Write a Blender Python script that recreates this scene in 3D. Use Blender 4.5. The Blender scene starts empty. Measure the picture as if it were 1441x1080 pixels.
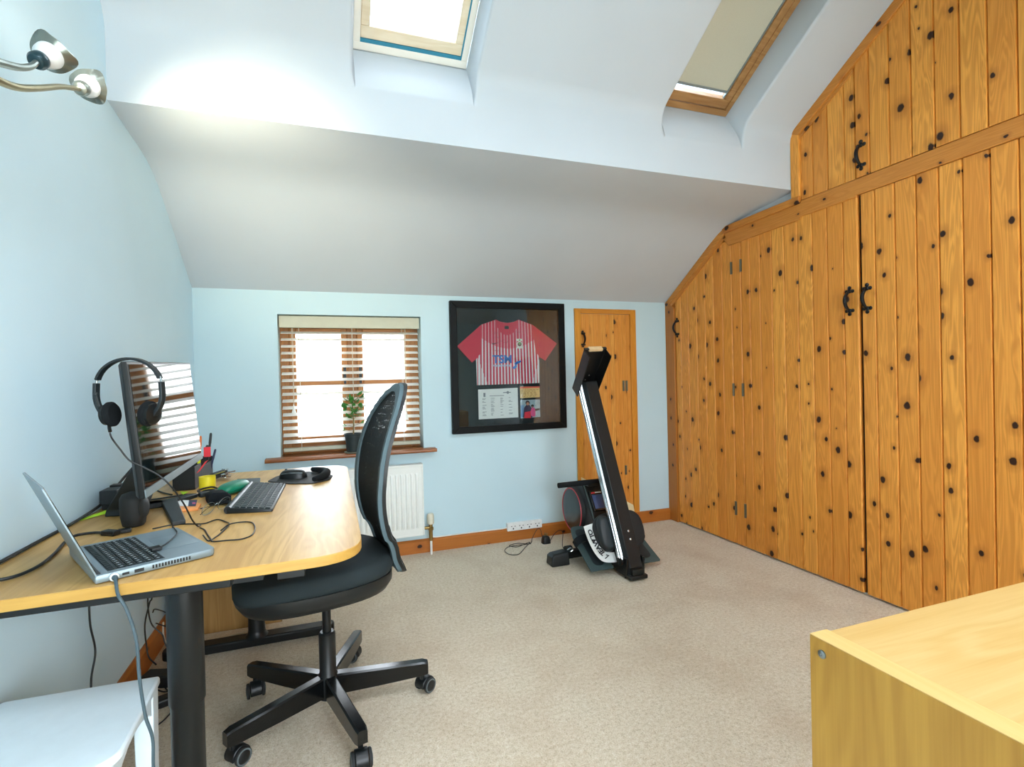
import bpy, bmesh, math, random
from mathutils import Vector, Matrix
random.seed(7)
C = bpy.context.scene.collection
V = Vector
PI = math.pi
WPOS = {}

# ------------------------------------------------------------------ mesh builder
class MB:
    def __init__(s):
        s.v = []; s.f = []; s.mi = []; s.at = []
    def _add(s, vs, fs, mi=0, at=0.0):
        b = len(s.v)
        s.v += [V(p) for p in vs]
        for f in fs:
            s.f.append([b + i for i in f]); s.mi.append(mi); s.at.append(at)
        return s
    def box(s, x0, x1, y0, y1, z0, z1, mi=0, at=0.0):
        vs = [(x0,y0,z0),(x1,y0,z0),(x1,y1,z0),(x0,y1,z0),(x0,y0,z1),(x1,y0,z1),(x1,y1,z1),(x0,y1,z1)]
        return s._add(vs, [(0,3,2,1),(4,5,6,7),(0,1,5,4),(1,2,6,5),(2,3,7,6),(3,0,4,7)], mi, at)
    def obox(s, c, ax, ay, az, h, mi=0):
        c = V(c); ax, ay, az = V(ax).normalized(), V(ay).normalized(), V(az).normalized()
        vs = []
        for k in (-1, 1):
            for i, j in ((-1,-1),(1,-1),(1,1),(-1,1)):
                vs.append(c + ax*h[0]*i + ay*h[1]*j + az*h[2]*k)
        return s._add(vs, [(0,3,2,1),(4,5,6,7),(0,1,5,4),(1,2,6,5),(2,3,7,6),(3,0,4,7)], mi)
    def bar(s, p, q, w, h, up=(0,0,1), mi=0):
        p, q = V(p), V(q); d = (q-p); L = d.length; d.normalize()
        sd = d.cross(V(up)).normalized(); u = sd.cross(d)
        return s.obox((p+q)/2, d, sd, u, (L/2, w/2, h/2), mi)
    def ring(s, c, ax, r, n, ref=None):
        ax = V(ax).normalized()
        ref = V(ref) if ref else (V((0,0,1)) if abs(ax.z) < .9 else V((1,0,0)))
        a = ax.cross(ref).normalized(); b = ax.cross(a)
        return [V(c) + a*math.cos(2*PI*i/n)*r + b*math.sin(2*PI*i/n)*r for i in range(n)]
    def loft(s, rings, caps=True, mi=0, closed=False):
        n = len(rings[0]); vs = [p for r in rings for p in r]; fs = []
        m = len(rings)
        for k in range(m if closed else m-1):
            k2 = (k+1) % m
            for i in range(n):
                j = (i+1) % n
                fs.append((k*n+i, k*n+j, k2*n+j, k2*n+i))
        if caps and not closed:
            fs.append(tuple(reversed(range(n)))); fs.append(tuple((m-1)*n+i for i in range(n)))
        return s._add(vs, fs, mi)
    def cyl(s, p, q, r, r2=None, n=20, mi=0):
        p, q = V(p), V(q); d = q-p
        return s.loft([s.ring(p, d, r, n), s.ring(q, d, r if r2 is None else r2, n)], True, mi)
    def lathe(s, c, ax, prof, n=24, mi=0, caps=True):
        c = V(c); ax = V(ax).normalized()
        return s.loft([s.ring(c+ax*h, ax, max(r, 1e-5), n) for r, h in prof], caps, mi)
    def tube(s, pts, r, n=8, mi=0, closed=False, rr=None, flat=None):
        pts = [V(p) for p in pts]; m = len(pts); rings = []; prev = None
        for k in range(m):
            if closed: t = pts[(k+1) % m] - pts[k-1]
            else: t = pts[min(k+1, m-1)] - pts[max(k-1, 0)]
            if t.length < 1e-9: t = V((0,0,1))
            t.normalize()
            if prev is None:
                ref = V((0,0,1)) if abs(t.z) < .9 else V((1,0,0))
                a = t.cross(ref).normalized()
            else:
                a = (prev - t*prev.dot(t))
                if a.length < 1e-6: a = t.cross(V((0,0,1)))
                a.normalize()
            prev = a; b = t.cross(a)
            rad = rr[k] if rr else r
            rings.append([pts[k] + a*math.cos(2*PI*i/n)*rad + b*math.sin(2*PI*i/n)*rad for i in range(n)])
        return s.loft(rings, True, mi, closed)
    def sweep(s, pts, normals, w, h, mi=0, closed=False):
        """rectangular section: w along side (t x n), h along n"""
        pts = [V(p) for p in pts]; m = len(pts); rings = []
        for k in range(m):
            if closed: t = pts[(k+1) % m] - pts[k-1]
            else: t = pts[min(k+1, m-1)] - pts[max(k-1, 0)]
            t.normalize(); nn = V(normals[k]); sd = t.cross(nn).normalized(); nn = sd.cross(t).normalized()
            rings.append([pts[k] + sd*w/2*i + nn*h/2*j for i, j in ((-1,-1),(1,-1),(1,1),(-1,1))])
        return s.loft(rings, True, mi, closed)
    def prism(s, poly, ext, mi=0, at=0.0):
        poly = [V(p) for p in poly]; e = V(ext); n = len(poly)
        fs = [tuple(reversed(range(n))), tuple(n+i for i in range(n))] + [(i,(i+1)%n,n+(i+1)%n,n+i) for i in range(n)]
        return s._add(poly + [p+e for p in poly], fs, mi, at)
    def grid(s, fn, nu, nv, mi=0, thick=None):
        top = [V(fn(i/nu, j/nv)) for j in range(nv+1) for i in range(nu+1)]
        W = nu+1
        fs = [(j*W+i, j*W+i+1, (j+1)*W+i+1, (j+1)*W+i) for j in range(nv) for i in range(nu)]
        if thick is None: return s._add(top, fs, mi)
        t = V(thick); N = len(top); bot = [p+t for p in top]
        fs2 = fs + [tuple(N+i for i in reversed(f)) for f in fs]
        edge = [i for i in range(nu+1)] + [j*W+nu for j in range(1, nv+1)] + [nv*W+i for i in range(nu-1, -1, -1)] + [j*W for j in range(nv-1, 0, -1)]
        for k in range(len(edge)):
            a, b = edge[k], edge[(k+1) % len(edge)]
            fs2.append((b, a, N+a, N+b))
        return s._add(top+bot, fs2, mi)
    def sphere(s, c, r, nu=16, nv=10, ax=(1,1,1), mi=0):
        c = V(c)
        return s.loft([[c + V((math.cos(2*PI*i/nu)*math.sin(PI*k/nv)*r*ax[0], math.sin(2*PI*i/nu)*math.sin(PI*k/nv)*r*ax[1], -math.cos(PI*k/nv)*r*ax[2]))
                        for i in range(nu)] for k in range(1, nv)], True, mi)
    def build(s, name, mats, parent=None, origin=None, bevel=0, seg=2, angle=35, smooth=True, fix=True, sub=0):
        if not isinstance(mats, (list, tuple)): mats = [mats]
        pw = WPOS[parent.name] if parent else V((0,0,0))
        if origin is None: origin = pw if parent else V((0,0,0))
        origin = V(origin)
        me = bpy.data.meshes.new(name)
        me.from_pydata([p-origin for p in s.v], [], s.f)
        for m in mats: me.materials.append(m)
        me.polygons.foreach_set('material_index', s.mi)
        if any(s.at):
            a = me.attributes.new('plank', 'FLOAT', 'FACE'); a.data.foreach_set('value', s.at)
        if fix:
            bm = bmesh.new(); bm.from_mesh(me); bmesh.ops.recalc_face_normals(bm, faces=bm.faces); bm.to_mesh(me); bm.free()
        me.update()
        if smooth:
            me.polygons.foreach_set('use_smooth', [True]*len(me.polygons)); me.set_sharp_from_angle(angle=math.radians(angle))
        o = bpy.data.objects.new(name, me); C.objects.link(o)
        if parent: o.parent = parent
        o.location = origin - pw; WPOS[o.name] = origin
        if bevel:
            b = o.modifiers.new('bevel', 'BEVEL'); b.width = bevel; b.segments = seg; b.limit_method = 'ANGLE'; b.angle_limit = math.radians(40)
        if sub:
            b = o.modifiers.new('sub', 'SUBSURF'); b.levels = sub; b.render_levels = sub
        return o

def tag(o, label=None, cat=None, group=None, kind=None):
    for k, x in (('label', label), ('category', cat), ('group', group), ('kind', kind)):
        if x: o[k] = x
    return o
def thing(name, label, cat, loc, group=None):
    o = bpy.data.objects.new(name, None); C.objects.link(o); o.location = loc; o.empty_display_size = .05
    WPOS[o.name] = V(loc); return tag(o, label, cat, group)
def structure(o):
    o['kind'] = 'structure'; return o
def copy_part(src, parent, origin):
    c = src.copy(); C.objects.link(c); c.parent = parent
    c.location = V(origin) - (WPOS[parent.name] if parent else V((0,0,0))); WPOS[c.name] = V(origin)
    return c
def smoothline(pts, k=8):
    """Catmull-Rom through the points"""
    p = [V(q) for q in pts]; p = [p[0]*2-p[1]] + p + [p[-1]*2-p[-2]]; out = []
    for i in range(1, len(p)-2):
        a, b, c, d = p[i-1:i+3]
        for j in range(k):
            t = j/k
            out.append(.5*((2*b) + (c-a)*t + (2*a-5*b+4*c-d)*t*t + (3*b-a-3*c+d)*t**3))
    out.append(p[-2]); return out
def cable(name, pts, r, mat, parent=None, k=8, n=8, origin=None):
    m = MB(); m.tube(smoothline(pts, k), r, n); return m.build(name, mat, parent, origin or (None if parent else pts[0]))
def rounded(pts, r, k=5):
    """round the corners of a closed 2-D polygon; r a number or one per corner"""
    out = []; n = len(pts)
    for i in range(n):
        a, b, c = V((*pts[i-1],0)), V((*pts[i],0)), V((*pts[(i+1) % n],0)); q = r[i] if isinstance(r, (list, tuple)) else r
        if q <= 0: out.append((b.x, b.y)); continue
        u, w = (a-b).normalized(), (c-b).normalized(); ang = u.angle(w); d = min(q/math.tan(ang/2), (a-b).length*.49, (c-b).length*.49)
        p0, p1 = b+u*d, b+w*d
        for j in range(k+1):
            t = j/k; x = p0*(1-t)**2 + b*2*t*(1-t) + p1*t*t; out.append((x.x, x.y))
    return out
def text_mesh(txt, size, origin, xdir, ydir, ext, mat, name, parent, bold=False, align='LEFT', sx=1.0, shear=0.0, offset=0.0):
    cu = bpy.data.curves.new('t', 'FONT'); cu.body = txt; cu.size = size; cu.extrude = 0; cu.align_x = align; cu.shear = shear; cu.offset = offset; cu.resolution_u = 3
    to = bpy.data.objects.new('t', cu); C.objects.link(to); bpy.context.view_layer.update()
    me = bpy.data.meshes.new_from_object(to.evaluated_get(bpy.context.evaluated_depsgraph_get()))
    x, y = V(xdir).normalized(), V(ydir).normalized(); z = x.cross(y)
    m = MB(); o = V(origin)
    vs = [o + x*p.co.x*sx + y*p.co.y for p in me.vertices]; e = z*ext; N = len(vs)
    fs = [tuple(p.vertices) for p in me.polygons]
    m._add([p+e for p in vs], fs)
    bpy.data.objects.remove(to); bpy.data.curves.remove(cu); bpy.data.meshes.remove(me)
    return m.build(name, mat, parent, smooth=False, fix=False)

# ------------------------------------------------------------------ materials
def lin(h):
    c = [int(h[i:i+2], 16)/255 for i in (0,2,4)]
    return tuple(((x+.055)/1.055)**2.4 if x > .04045 else x/12.92 for x in c) + (1,)
class N:
    def __init__(s, name):
        s.m = bpy.data.materials.new(name); s.m.use_nodes = True; s.t = s.m.node_tree; s.t.nodes.clear()
        s.out = s.n('ShaderNodeOutputMaterial')
    def n(s, ty, **k):
        x = s.t.nodes.new(ty)
        for a, b in k.items():
            if a.startswith('_'): setattr(x, a[1:], b)
            else: s.set(x, a, b)
        return x
    def set(s, x, a, b):
        i = x.inputs[int(a[1:])] if a[0] == 'i' and a[1:].isdigit() else x.inputs[a.replace('__', ' ')]
        if hasattr(b, 'links') or isinstance(b, bpy.types.NodeSocket): s.t.links.new(b, i)
        else: i.default_value = b
    def math(s, op, a, b=0.0, c=0.0, clamp=False):
        x = s.n('ShaderNodeMath', _operation=op, i0=a, i1=b, i2=c); x.use_clamp = clamp; return x.outputs[0]
    def mix(s, f, a, b):
        x = s.n('ShaderNodeMix', _data_type='RGBA'); s.set(x, 'i0', f); s.set(x, 'i6', a); s.set(x, 'i7', b); return x.outputs[2]
    def ramp(s, f, stops):
        x = s.n('ShaderNodeValToRGB'); s.set(x, 'i0', f); e = x.color_ramp.elements
        while len(e) < len(stops): e.new(.5)
        for i, (p, c) in enumerate(stops): e[i].position = p; e[i].color = c
        return x.outputs[0]
    def obj(s): return s.n('ShaderNodeTexCoord').outputs['Object']
    def scale(s, v, sc, loc=(0,0,0)):
        x = s.n('ShaderNodeMapping'); s.set(x, 'i0', v); x.inputs['Scale'].default_value = sc; x.inputs['Location'].default_value = loc; return x.outputs[0]
    def noise(s, v, scale=5, detail=3, rough=.5, dist=0):
        x = s.n('ShaderNodeTexNoise', Vector=v, Scale=scale, Detail=detail, Roughness=rough, Distortion=dist); return x.outputs[0]
    def bsdf(s, color, rough=.5, metal=0, spec=.5, normal=None, **k):
        x = s.n('ShaderNodeBsdfPrincipled'); s.set(x, 'Base Color', color); s.set(x, 'Roughness', rough); s.set(x, 'Metallic', metal); s.set(x, 'Specular IOR Level', spec)
        if normal: s.set(x, 'Normal', normal)
        for a, b in k.items(): s.set(x, a.replace('_', ' '), b)
        return x.outputs[0]
    def bump(s, h, strength=.2, dist=.01):
        x = s.n('ShaderNodeBump', Height=h, Strength=strength, Distance=dist); return x.outputs[0]
    def done(s, sh): s.t.links.new(sh, s.out.inputs[0]); return s.m

def plain(name, hexc, rough=.5, metal=0, spec=.5, var=.06, scale=30, **k):
    a = N(name); c = lin(hexc); v = a.noise(a.obj(), scale, 3)
    lo = tuple(x*(1-var) for x in c[:3]) + (1,); hi = tuple(min(1, x*(1+var)) for x in c[:3]) + (1,)
    return a.done(a.bsdf(a.ramp(v, [(.3, lo), (.7, hi)]), rough, metal, spec, **k))
def paint(name, hexc, rough=.75, bump=.05):
    a = N(name); c = lin(hexc); o = a.obj(); v = a.noise(o, 3, 2); w = a.noise(o, 90, 4)
    lo = tuple(x*.975 for x in c[:3]) + (1,)
    return a.done(a.bsdf(a.ramp(v, [(.35, lo), (.65, c)]), rough, 0, .3, a.bump(w, bump, .004)))
def pine(name, light='ffb954', dark='e2923a', knots=True, axis='z', rough=.42):
    """knotty varnished pine, grain along the local axis; faces carry a 'plank' value so every board differs"""
    a = N(name); o = a.obj(); pk = a.n('ShaderNodeAttribute', _attribute_name='plank').outputs['Fac']
    xyz = a.n('ShaderNodeSeparateXYZ', i0=o).outputs
    g = {'x': xyz[0], 'y': xyz[1], 'z': xyz[2]}
    along = g[axis]; oth = [g[k] for k in 'xyz' if k != axis]
    shift = a.math('MULTIPLY', pk, 37.3)
    al = a.math('ADD', along, shift)
    def vec(sa, so): return a.n('ShaderNodeCombineXYZ', i0=a.math('MULTIPLY', oth[0], so), i1=a.math('MULTIPLY', oth[1], so), i2=a.math('MULTIPLY', al, sa)).outputs[0]
    fine = a.noise(vec(3.0, 190), 1, 4, .6)
    broad = a.noise(vec(1.3, 17), 1, 2, .5, 1.2)
    rings = a.math('SINE', a.math('MULTIPLY', broad, 55))
    col = a.mix(a.math('MULTIPLY_ADD', fine, 1.4, -.25, True), lin(light), lin(dark))
    late = a.math('MULTIPLY', a.math('SMOOTH_MIN', a.math('MULTIPLY_ADD', rings, .5, .5), .9, .1), .44)
    col = a.mix(late, col, lin('b06a22'))
    tone = a.math('FRACT', a.math('MULTIPLY', pk, 91.7))
    col = a.mix(a.math('MULTIPLY', tone, .55), col, lin('cf7c2a'))
    if knots:
        two = a.n('ShaderNodeCombineXYZ', i0=a.math('ADD', a.math('ADD', oth[0], oth[1]), a.math('MULTIPLY', pk, 11.9)), i1=al, i2=0.0).outputs[0]
        wob = a.n('ShaderNodeVectorMath', _operation='ADD', i0=two, i1=a.n('ShaderNodeVectorMath', _operation='SCALE', i0=a.n('ShaderNodeTexNoise', Vector=two, Scale=40.0).outputs[1], Scale=.012).outputs[0]).outputs[0]
        vo = a.n('ShaderNodeTexVoronoi', _voronoi_dimensions='2D', Vector=a.scale(wob, (7.4, 5.4, 1)), Scale=1.0, Randomness=.95)
        cr = a.n('ShaderNodeSeparateColor', i0=vo.outputs['Color']).outputs
        size = a.math('MULTIPLY_ADD', cr[0], .095, .028)
        gate = a.math('GREATER_THAN', cr[1], .22)
        k = a.math('MULTIPLY', a.math('SUBTRACT', 1.0, a.math('DIVIDE', vo.outputs['Distance'], size), clamp=True), gate)
        core = a.math('MULTIPLY', k, 3.5, clamp=True)
        halo = a.math('MULTIPLY', a.math('SUBTRACT', 1.0, a.math('DIVIDE', vo.outputs['Distance'], a.math('MULTIPLY', size, 2.9)), clamp=True), a.math('MULTIPLY', gate, .60))
        col = a.mix(halo, col, lin('8a4512'))
        col = a.mix(core, col, lin('2e1608'))
    return a.done(a.bsdf(col, rough, 0, .4, a.bump(fine, .06, .002)))
def oak(name, light, dark, axis='x', sc=1.0, rough=.4, contrast=1.0):
    a = N(name); o = a.obj(); s = {'x': (2.2, 42, 42), 'y': (42, 2.2, 42), 'z': (42, 42, 2.2)}[axis]
    b = {'x': (.9, 7, 7), 'y': (7, .9, 7), 'z': (7, 7, .9)}[axis]; f = {'x': (9, 420, 420), 'y': (420, 9, 420), 'z': (420, 420, 9)}[axis]
    n1 = a.noise(a.scale(o, s), sc, 4, .6, .6); n2 = a.noise(a.scale(o, b), sc, 2, .5, 1.5); n3 = a.noise(a.scale(o, f), sc, 2)
    w = a.math('MULTIPLY_ADD', a.math('SINE', a.math('MULTIPLY', n2, 42)), .5, .5)
    t = a.math('ADD', a.math('MULTIPLY', n1, .62), a.math('ADD', a.math('MULTIPLY', w, .22), a.math('MULTIPLY', n3, .25)))
    t = a.math('MULTIPLY_ADD', a.math('SUBTRACT', t, .55), 1.5*contrast, .5, True)
    col = a.mix(t, lin(light), lin(dark))
    return a.done(a.bsdf(col, rough, 0, .45, a.bump(n3, .04, .001)))

def make_carpet():
    a = N('carpet_pile'); o = a.obj()
    f1 = a.noise(o, 210, 3, .7); f2 = a.noise(o, 70, 3, .6); b = a.noise(o, 2.6, 4, .6, .3)
    t = a.math('ADD', a.math('MULTIPLY', f1, .6), a.math('MULTIPLY', f2, .4))
    col = a.ramp(t, [(.30, lin('a89775')), (.46, lin('dccbad')), (.60, lin('efe4d0')), (.75, lin('fdf8ef'))])
    col = a.mix(a.ramp(b, [(.45, (0,0,0,1)), (.72, (.36,.36,.36,1))]), col, lin('b4926a'))
    return a.done(a.bsdf(col, .95, 0, .1, a.bump(t, .9, .012), Sheen_Weight=.25))
def glass_mat(name, tint=(1,1,1,1), refl=.08, rough=0.0):
    a = N(name); t = a.n('ShaderNodeBsdfTransparent', Color=tint).outputs[0]; g = a.n('ShaderNodeBsdfGlossy', Color=(1,1,1,1), Roughness=rough).outputs[0]
    lw = a.n('ShaderNodeLayerWeight', Blend=.35).outputs['Fresnel']
    fac = a.math('MULTIPLY_ADD', lw, .8, refl*.5, True)
    return a.done(a.n('ShaderNodeMixShader', i0=fac, i1=t, i2=g).outputs[0])
def mesh_fabric(name, hexc, cover=.72):
    a = N(name); o = a.obj()
    w = a.scale(o, (420, 420, 420)); v = a.n('ShaderNodeTexVoronoi', Vector=w, Scale=1.0).outputs['Distance']
    hole = a.math('GREATER_THAN', v, cover)
    d = a.bsdf(lin(hexc), .7, 0, .3)
    t = a.n('ShaderNodeBsdfTransparent').outputs[0]
    return a.done(a.n('ShaderNodeMixShader', i0=hole, i1=d, i2=t).outputs[0])
def emit(name, c, s):
    a = N(name); return a.done(a.n('ShaderNodeEmission', Color=c, Strength=s).outputs[0])
def cloth(name, hexc, rough=.9, trans=0.0, sc=600):
    a = N(name); o = a.obj(); w = a.noise(o, sc, 2); c = lin(hexc)
    col = a.ramp(w, [(.3, tuple(x*.88 for x in c[:3])+(1,)), (.7, c)])
    d = a.bsdf(col, rough, 0, .15, a.bump(w, .25, .002))
    if trans:
        tr = a.n('ShaderNodeBsdfTranslucent', Color=col).outputs[0]; d = a.n('ShaderNodeMixShader', i0=trans, i1=d, i2=tr).outputs[0]
    return a.done(d)

M = dict(
 wall=paint('wall_paint', 'c2dbe3'), wall_l=paint('wall_paint_lit', 'd2edfa'), ceil=paint('ceiling_paint', 'c4cdd4'),
 carpet=make_carpet(), pine=pine('knotty_pine'), pine_y=pine('knotty_pine_rail', 'de9a46', 'b87634', axis='y'), pine_frame=pine('pine_frame', 'c27c34', '945722', axis='z'),
 door_pine=pine('small_door_pine', 'e8aa54', 'c58638'), door_frame=pine('small_door_frame_pine', 'dfa03c', 'c08228', knots=False), door_frame_x=pine('small_door_head_pine', 'd8963a', 'b47828', knots=False, axis='x'),
 skirt=pine('baseboard_pine', 'ad6a30', '8a4d1f', axis='x'), skirt_y=pine('baseboard_pine_side', 'a5632c', '80481e', axis='y'),
 desk=oak('desk_oak', 'dcb36c', 'b5833f', 'y'), desk_edge=oak('desk_edge_oak', 'c79d4e', 'ab8035', 'x', rough=.5),
 cab_top=oak('unit_top_oak', 'd6b97e', 'c09653', 'x', contrast=.9), cab_side=oak('unit_side_oak', 'cc9d46', 'a87931', 'z'), cab_edge=oak('unit_edge_oak', 'e0c083', 'd0a862', 'y', contrast=.6),
 ped=oak('drawer_unit_oak', 'b08a52', '8a6636', 'z'),
 win_oak=oak('window_oak', 'b97a35', '8c5522', 'z', rough=.45), win_oak_x=oak('window_oak_cross', 'b97a35', '8c5522', 'x', rough=.45), sill=oak('sill_wood', 'a9683a', '7d4623', 'x', rough=.22),
 sky_oak=oak('skylight_pine', 'b58a57', '8c5f31', 'x', rough=.45), sky_pale=oak('skylight_pale_pine', 'ecdfc8', 'd9c5a2', 'x', rough=.5), frame_blown=plain('skylight_frame_blown', 'ece7dc', .5, var=.02),
 white_pl=plain('white_plastic', 'e8e8e4', .35), slat=plain('blind_slat_white', 'efeee8', .45, var=.02), valance=plain('blind_valance_cream', 'b9b9a4', .5, var=.03), cord=plain('blind_cord', 'd8d2bd', .8),
 rad=plain('radiator_enamel', 'e6e9e4', .35, var=.02), hinge=plain('hinge_metal', '6f6a58', .4, .7), brass=plain('brass', 'a58a55', .35, 1), chrome=plain('chrome', 'c9ced0', .18, 1, var=.02), alu=plain('brushed_aluminium', 'c3cbcd', .28, 1),
 black=plain('black_plastic', '0e1213', .42), blackg=plain('gloss_black', '0a0c0d', .22), blackm=plain('black_powder_coat', '0c1011', .40, spec=.4), rubber=plain('rubber', '1c1e1e', .75), greyrub=plain('grey_tyre', '5c6668', .6),
 iron=plain('black_iron', '0c0d10', .42, .3), dark=plain('dark_grey_plastic', '1d2427', .5), darkteal=plain('foot_plate_grey', '3b4d4d', .5), steel=plain('screw_steel', '9aa3a5', .3, 1),
 greyedge=cloth('chair_edge_grey', '5d6f75', .75), seat=cloth('seat_fabric', '2a3234', .85), mesh=mesh_fabric('chair_knit', '0f1518', .93), foam=cloth('ear_foam', '1d2022', .95),
 lap=plain('laptop_silver', '8b9ba3', .42, .5, var=.03), lapd=plain('laptop_dark', '1a2326', .4), pad=plain('laptop_touchpad', '8799a2', .3, .5, var=.02), screen=plain('dark_screen', '0b1515', .035, 0, .6, var=.02), keyc=plain('key_black', '182123', .55, spec=.3),
 bezel=plain('monitor_chin_grey', '6f7e82', .4), green=plain('green_case', '0e7a5b', .4), yellow=plain('yellow_tape', 'e2cf22', .5), lime=plain('lime_paper', 'b7e32a', .7), red=plain('red_flag', 'ee3340', .6), orange=plain('orange_paper', 'f0a05c', .7), orangep=plain('orange_pencil', 'd9702f', .5), yel2=plain('yellow_flag', 'd9e021', .6),
 paper=plain('paper_white', 'e6e8e4', .8, var=.02), navy=plain('card_navy', '26304f', .5), cardgrey=plain('grey_card', '474e50', .6), lens=glass_mat('spectacle_lens', (.93,.97,.97,1), .12),
 glass=glass_mat('window_glass', (1,1,1,1), .04), picglass=glass_mat('picture_glass', (.96,.98,.98,1), .02), bracket=plain('bracket_black', '0b0c0d', .35),
 stool=plain('stool_white_paint', 'e0eef4', .4, var=.02), tan=plain('tan_pad', 'd9b98c', .7), cream=plain('cream_board', 'dccfa6', .7), plant_pot=plain('pot_black', '1d2a2c', .6), saucer=plain('saucer_grey', '8f8f80', .5), leaf=plain('leaf_green', '3c8a35', .45, var=.35, scale=12), stem=plain('stem_brown', '7a6a42', .8), soil=plain('soil', '33271c', .95),
 teal=plain('skylight_gap_teal', '2c7f98', .5), blind=cloth('roller_blind_beige', 'c9c8b6', .9, .12), blindbar=plain('roller_blind_bar', '8f9da0', .4, .5), blindw=cloth('roller_blind_white', 'f0f1f2', .9, .5),
 picframe=plain('picture_frame_black', '090c0d', .5, spec=.15), mount=cloth('mount_black', '23292a', .95, sc=300), crimson=cloth('shirt_red', 'cf3a4e', .85, sc=400), blue=plain('lettering_blue', '1467b8', .6), tagblack=plain('collar_tag', '1b1e24', .7),
 lampmetal=plain('lamp_satin_metal', '8b938c', .3, .8), lampdark=plain('lamp_holder_dark', '27424a', .3, .3), lampgold=plain('lamp_brass_rod', '9a9070', .3, .8), lampglass=plain('lamp_frosted_glass', 'eef2f2', .3, var=.02), cable=plain('cable_black', '161a1b', .5), cablegrey=plain('cable_grey', '3d5058', .5), cablew=plain('cable_white', 'cfc9b8', .5),
 ink=plain('ink','552a36',.7), ink2=plain('print_black','15181a',.6), sockethole=plain('socket_hole', '22201d', .7), redring=plain('red_trim', 'b3323e', .4), flydisc=plain('flywheel_disc', '242c2a', .22), conscreen=plain('console_screen_blue', '3d5a8c', .15), shadowgap=plain('door_gap_dark', '120a05', .9),
)
# ------------------------------------------------------------------ room shell
YB = 3.423; XL = -.72; XR = 2.518; YF = -1.25
WX0, WX1, WZ0, WZ1 = -.276, .590, .690, 1.557            # window opening in the far wall
m = MB(); m.box(XL-.15, XR+.2, YF-.15, YB+.3, -.08, 0); structure(m.build('floor', M['carpet']))
m = MB()
m.box(XL-.15, WX0, YB, YB+.25, 0, 3.6); m.box(WX1, XR+.2, YB, YB+.25, 0, 3.6)
m.box(WX0, WX1, YB, YB+.25, 0, WZ0); m.box(WX0, WX1, YB, YB+.25, WZ1, 3.6)
structure(m.build('wall_back', M['wall']))
m = MB(); m.box(XL-.15, XL, YF-.15, YB, 0, 3.6); structure(m.build('wall_left', M['wall_l']))  # same paint as the far wall, lightened for the light it catches
m = MB(); m.box(XR+.022, XR+.2, YF-.15, YB, 0, 3.6); structure(m.build('wall_right', M['ceil']))
# unseen wall behind the camera, its wide window opening added for fill light
FX0, FX1, FZ0, FZ1 = -.40, 1.90, .12, 1.92
m = MB()
m.box(XL, FX0, YF-.15, YF, 0, 3.6); m.box(FX1, XR+.022, YF-.15, YF, 0, 3.6); m.box(FX0, FX1, YF-.15, YF, 0, FZ0); m.box(FX0, FX1, YF-.15, YF, FZ1, 3.6)
structure(m.build('wall_front', M['wall']))
# ceiling: low slope and flat soffit over the far end, an upstand, then the main roof slopes with skylight openings
A = math.radians(31.66); sA, cA = math.sin(A), math.cos(A)
P0 = V((0, 2.2368, 2.4799))
def roof(x, s, off=0.0): return V((x, P0.y - s*cA + off*sA, P0.z + s*sA + off*cA))
RIDGE = 1.62                                               # slope length up to the ridge
X0c, X1c = XL, XR+.022
SK1 = (.128, .660); SK2 = (1.652, 2.172); SKT = .80        # skylight openings: x range, top of the opening along the slope
m = MB()
low = [(3.423,1.700),(3.30,1.779),(3.15,1.875),(3.00,1.968),(2.90,2.030),(2.82,2.075),(2.74,2.108),(2.66,2.130),(2.56,2.142),(2.45,2.150),(2.34,2.159),(2.240,2.168)]
for (y0,z0),(y1,z1) in zip(low, low[1:]): m._add([(X0c,y0,z0),(X1c,y0,z0),(X1c,y1,z1),(X0c,y1,z1)], [(0,1,2,3)])
up = [(2.240,2.168),(2.240,2.36),(2.238,2.42),(2.231,2.455),(2.215,2.488),(2.19,2.5085)]
def s_of(y): return (P0.y-y)/cA
s_lo = s_of(2.19)
xs = [X0c, SK1[0], SK1[1], SK2[0], SK2[1], X1c]
for i in range(5):
    a, b = xs[i], xs[i+1]; hole = i in (1, 3)
    for (y0,z0),(y1,z1) in zip(up, up[1:]):
        if hole and y1 < 2.239: continue
        m._add([(a,y0,z0),(b,y0,z0),(b,y1,z1),(a,y1,z1)], [(0,1,2,3)])
    if not hole: m._add([roof(a,s_lo), roof(b,s_lo), roof(b,SKT), roof(a,SKT)], [(0,1,2,3)])
    m._add([roof(a,SKT), roof(b,SKT), roof(b,RIDGE), roof(a,RIDGE)], [(0,1,2,3)])
OFF = .15; SB = -.045
for a, b in (SK1, SK2):
    base = [V((a,2.240,2.36)), V((b,2.240,2.36))]; ia, ib = a+.012, b-.012
    cur = smoothline([(0,2.240,2.36),(0,2.262,2.43),(0,2.315,2.525),(0,roof(0,SB,OFF).y,roof(0,SB,OFF).z)], 4)
    for k in range(len(cur)-1):
        t0, t1 = k/(len(cur)-1), (k+1)/(len(cur)-1)
        m._add([(a+.012*t0,cur[k].y,cur[k].z),(b-.012*t0,cur[k].y,cur[k].z),(b-.012*t1,cur[k+1].y,cur[k+1].z),(a+.012*t1,cur[k+1].y,cur[k+1].z)], [(0,1,2,3)])
    for x, xi in ((a, ia), (b, ib)):                       # side reveals
        edge = [V((x,y,z)) for y, z in up[1:]] + [roof(x, SKT)]
        inner = [V((xi, c.y, c.z)) for c in cur] + [roof(xi, SKT, OFF)]
        poly = edge + inner[::-1]
        c = sum(poly, V((0,0,0)))/len(poly)
        m._add(poly, [tuple(range(len(poly)))])
    m._add([roof(a,SKT), roof(b,SKT), roof(ib,SKT,OFF), roof(ia,SKT,OFF)], [(0,1,2,3)])
yR, zR = roof(0,RIDGE).y, roof(0,RIDGE).z
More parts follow.
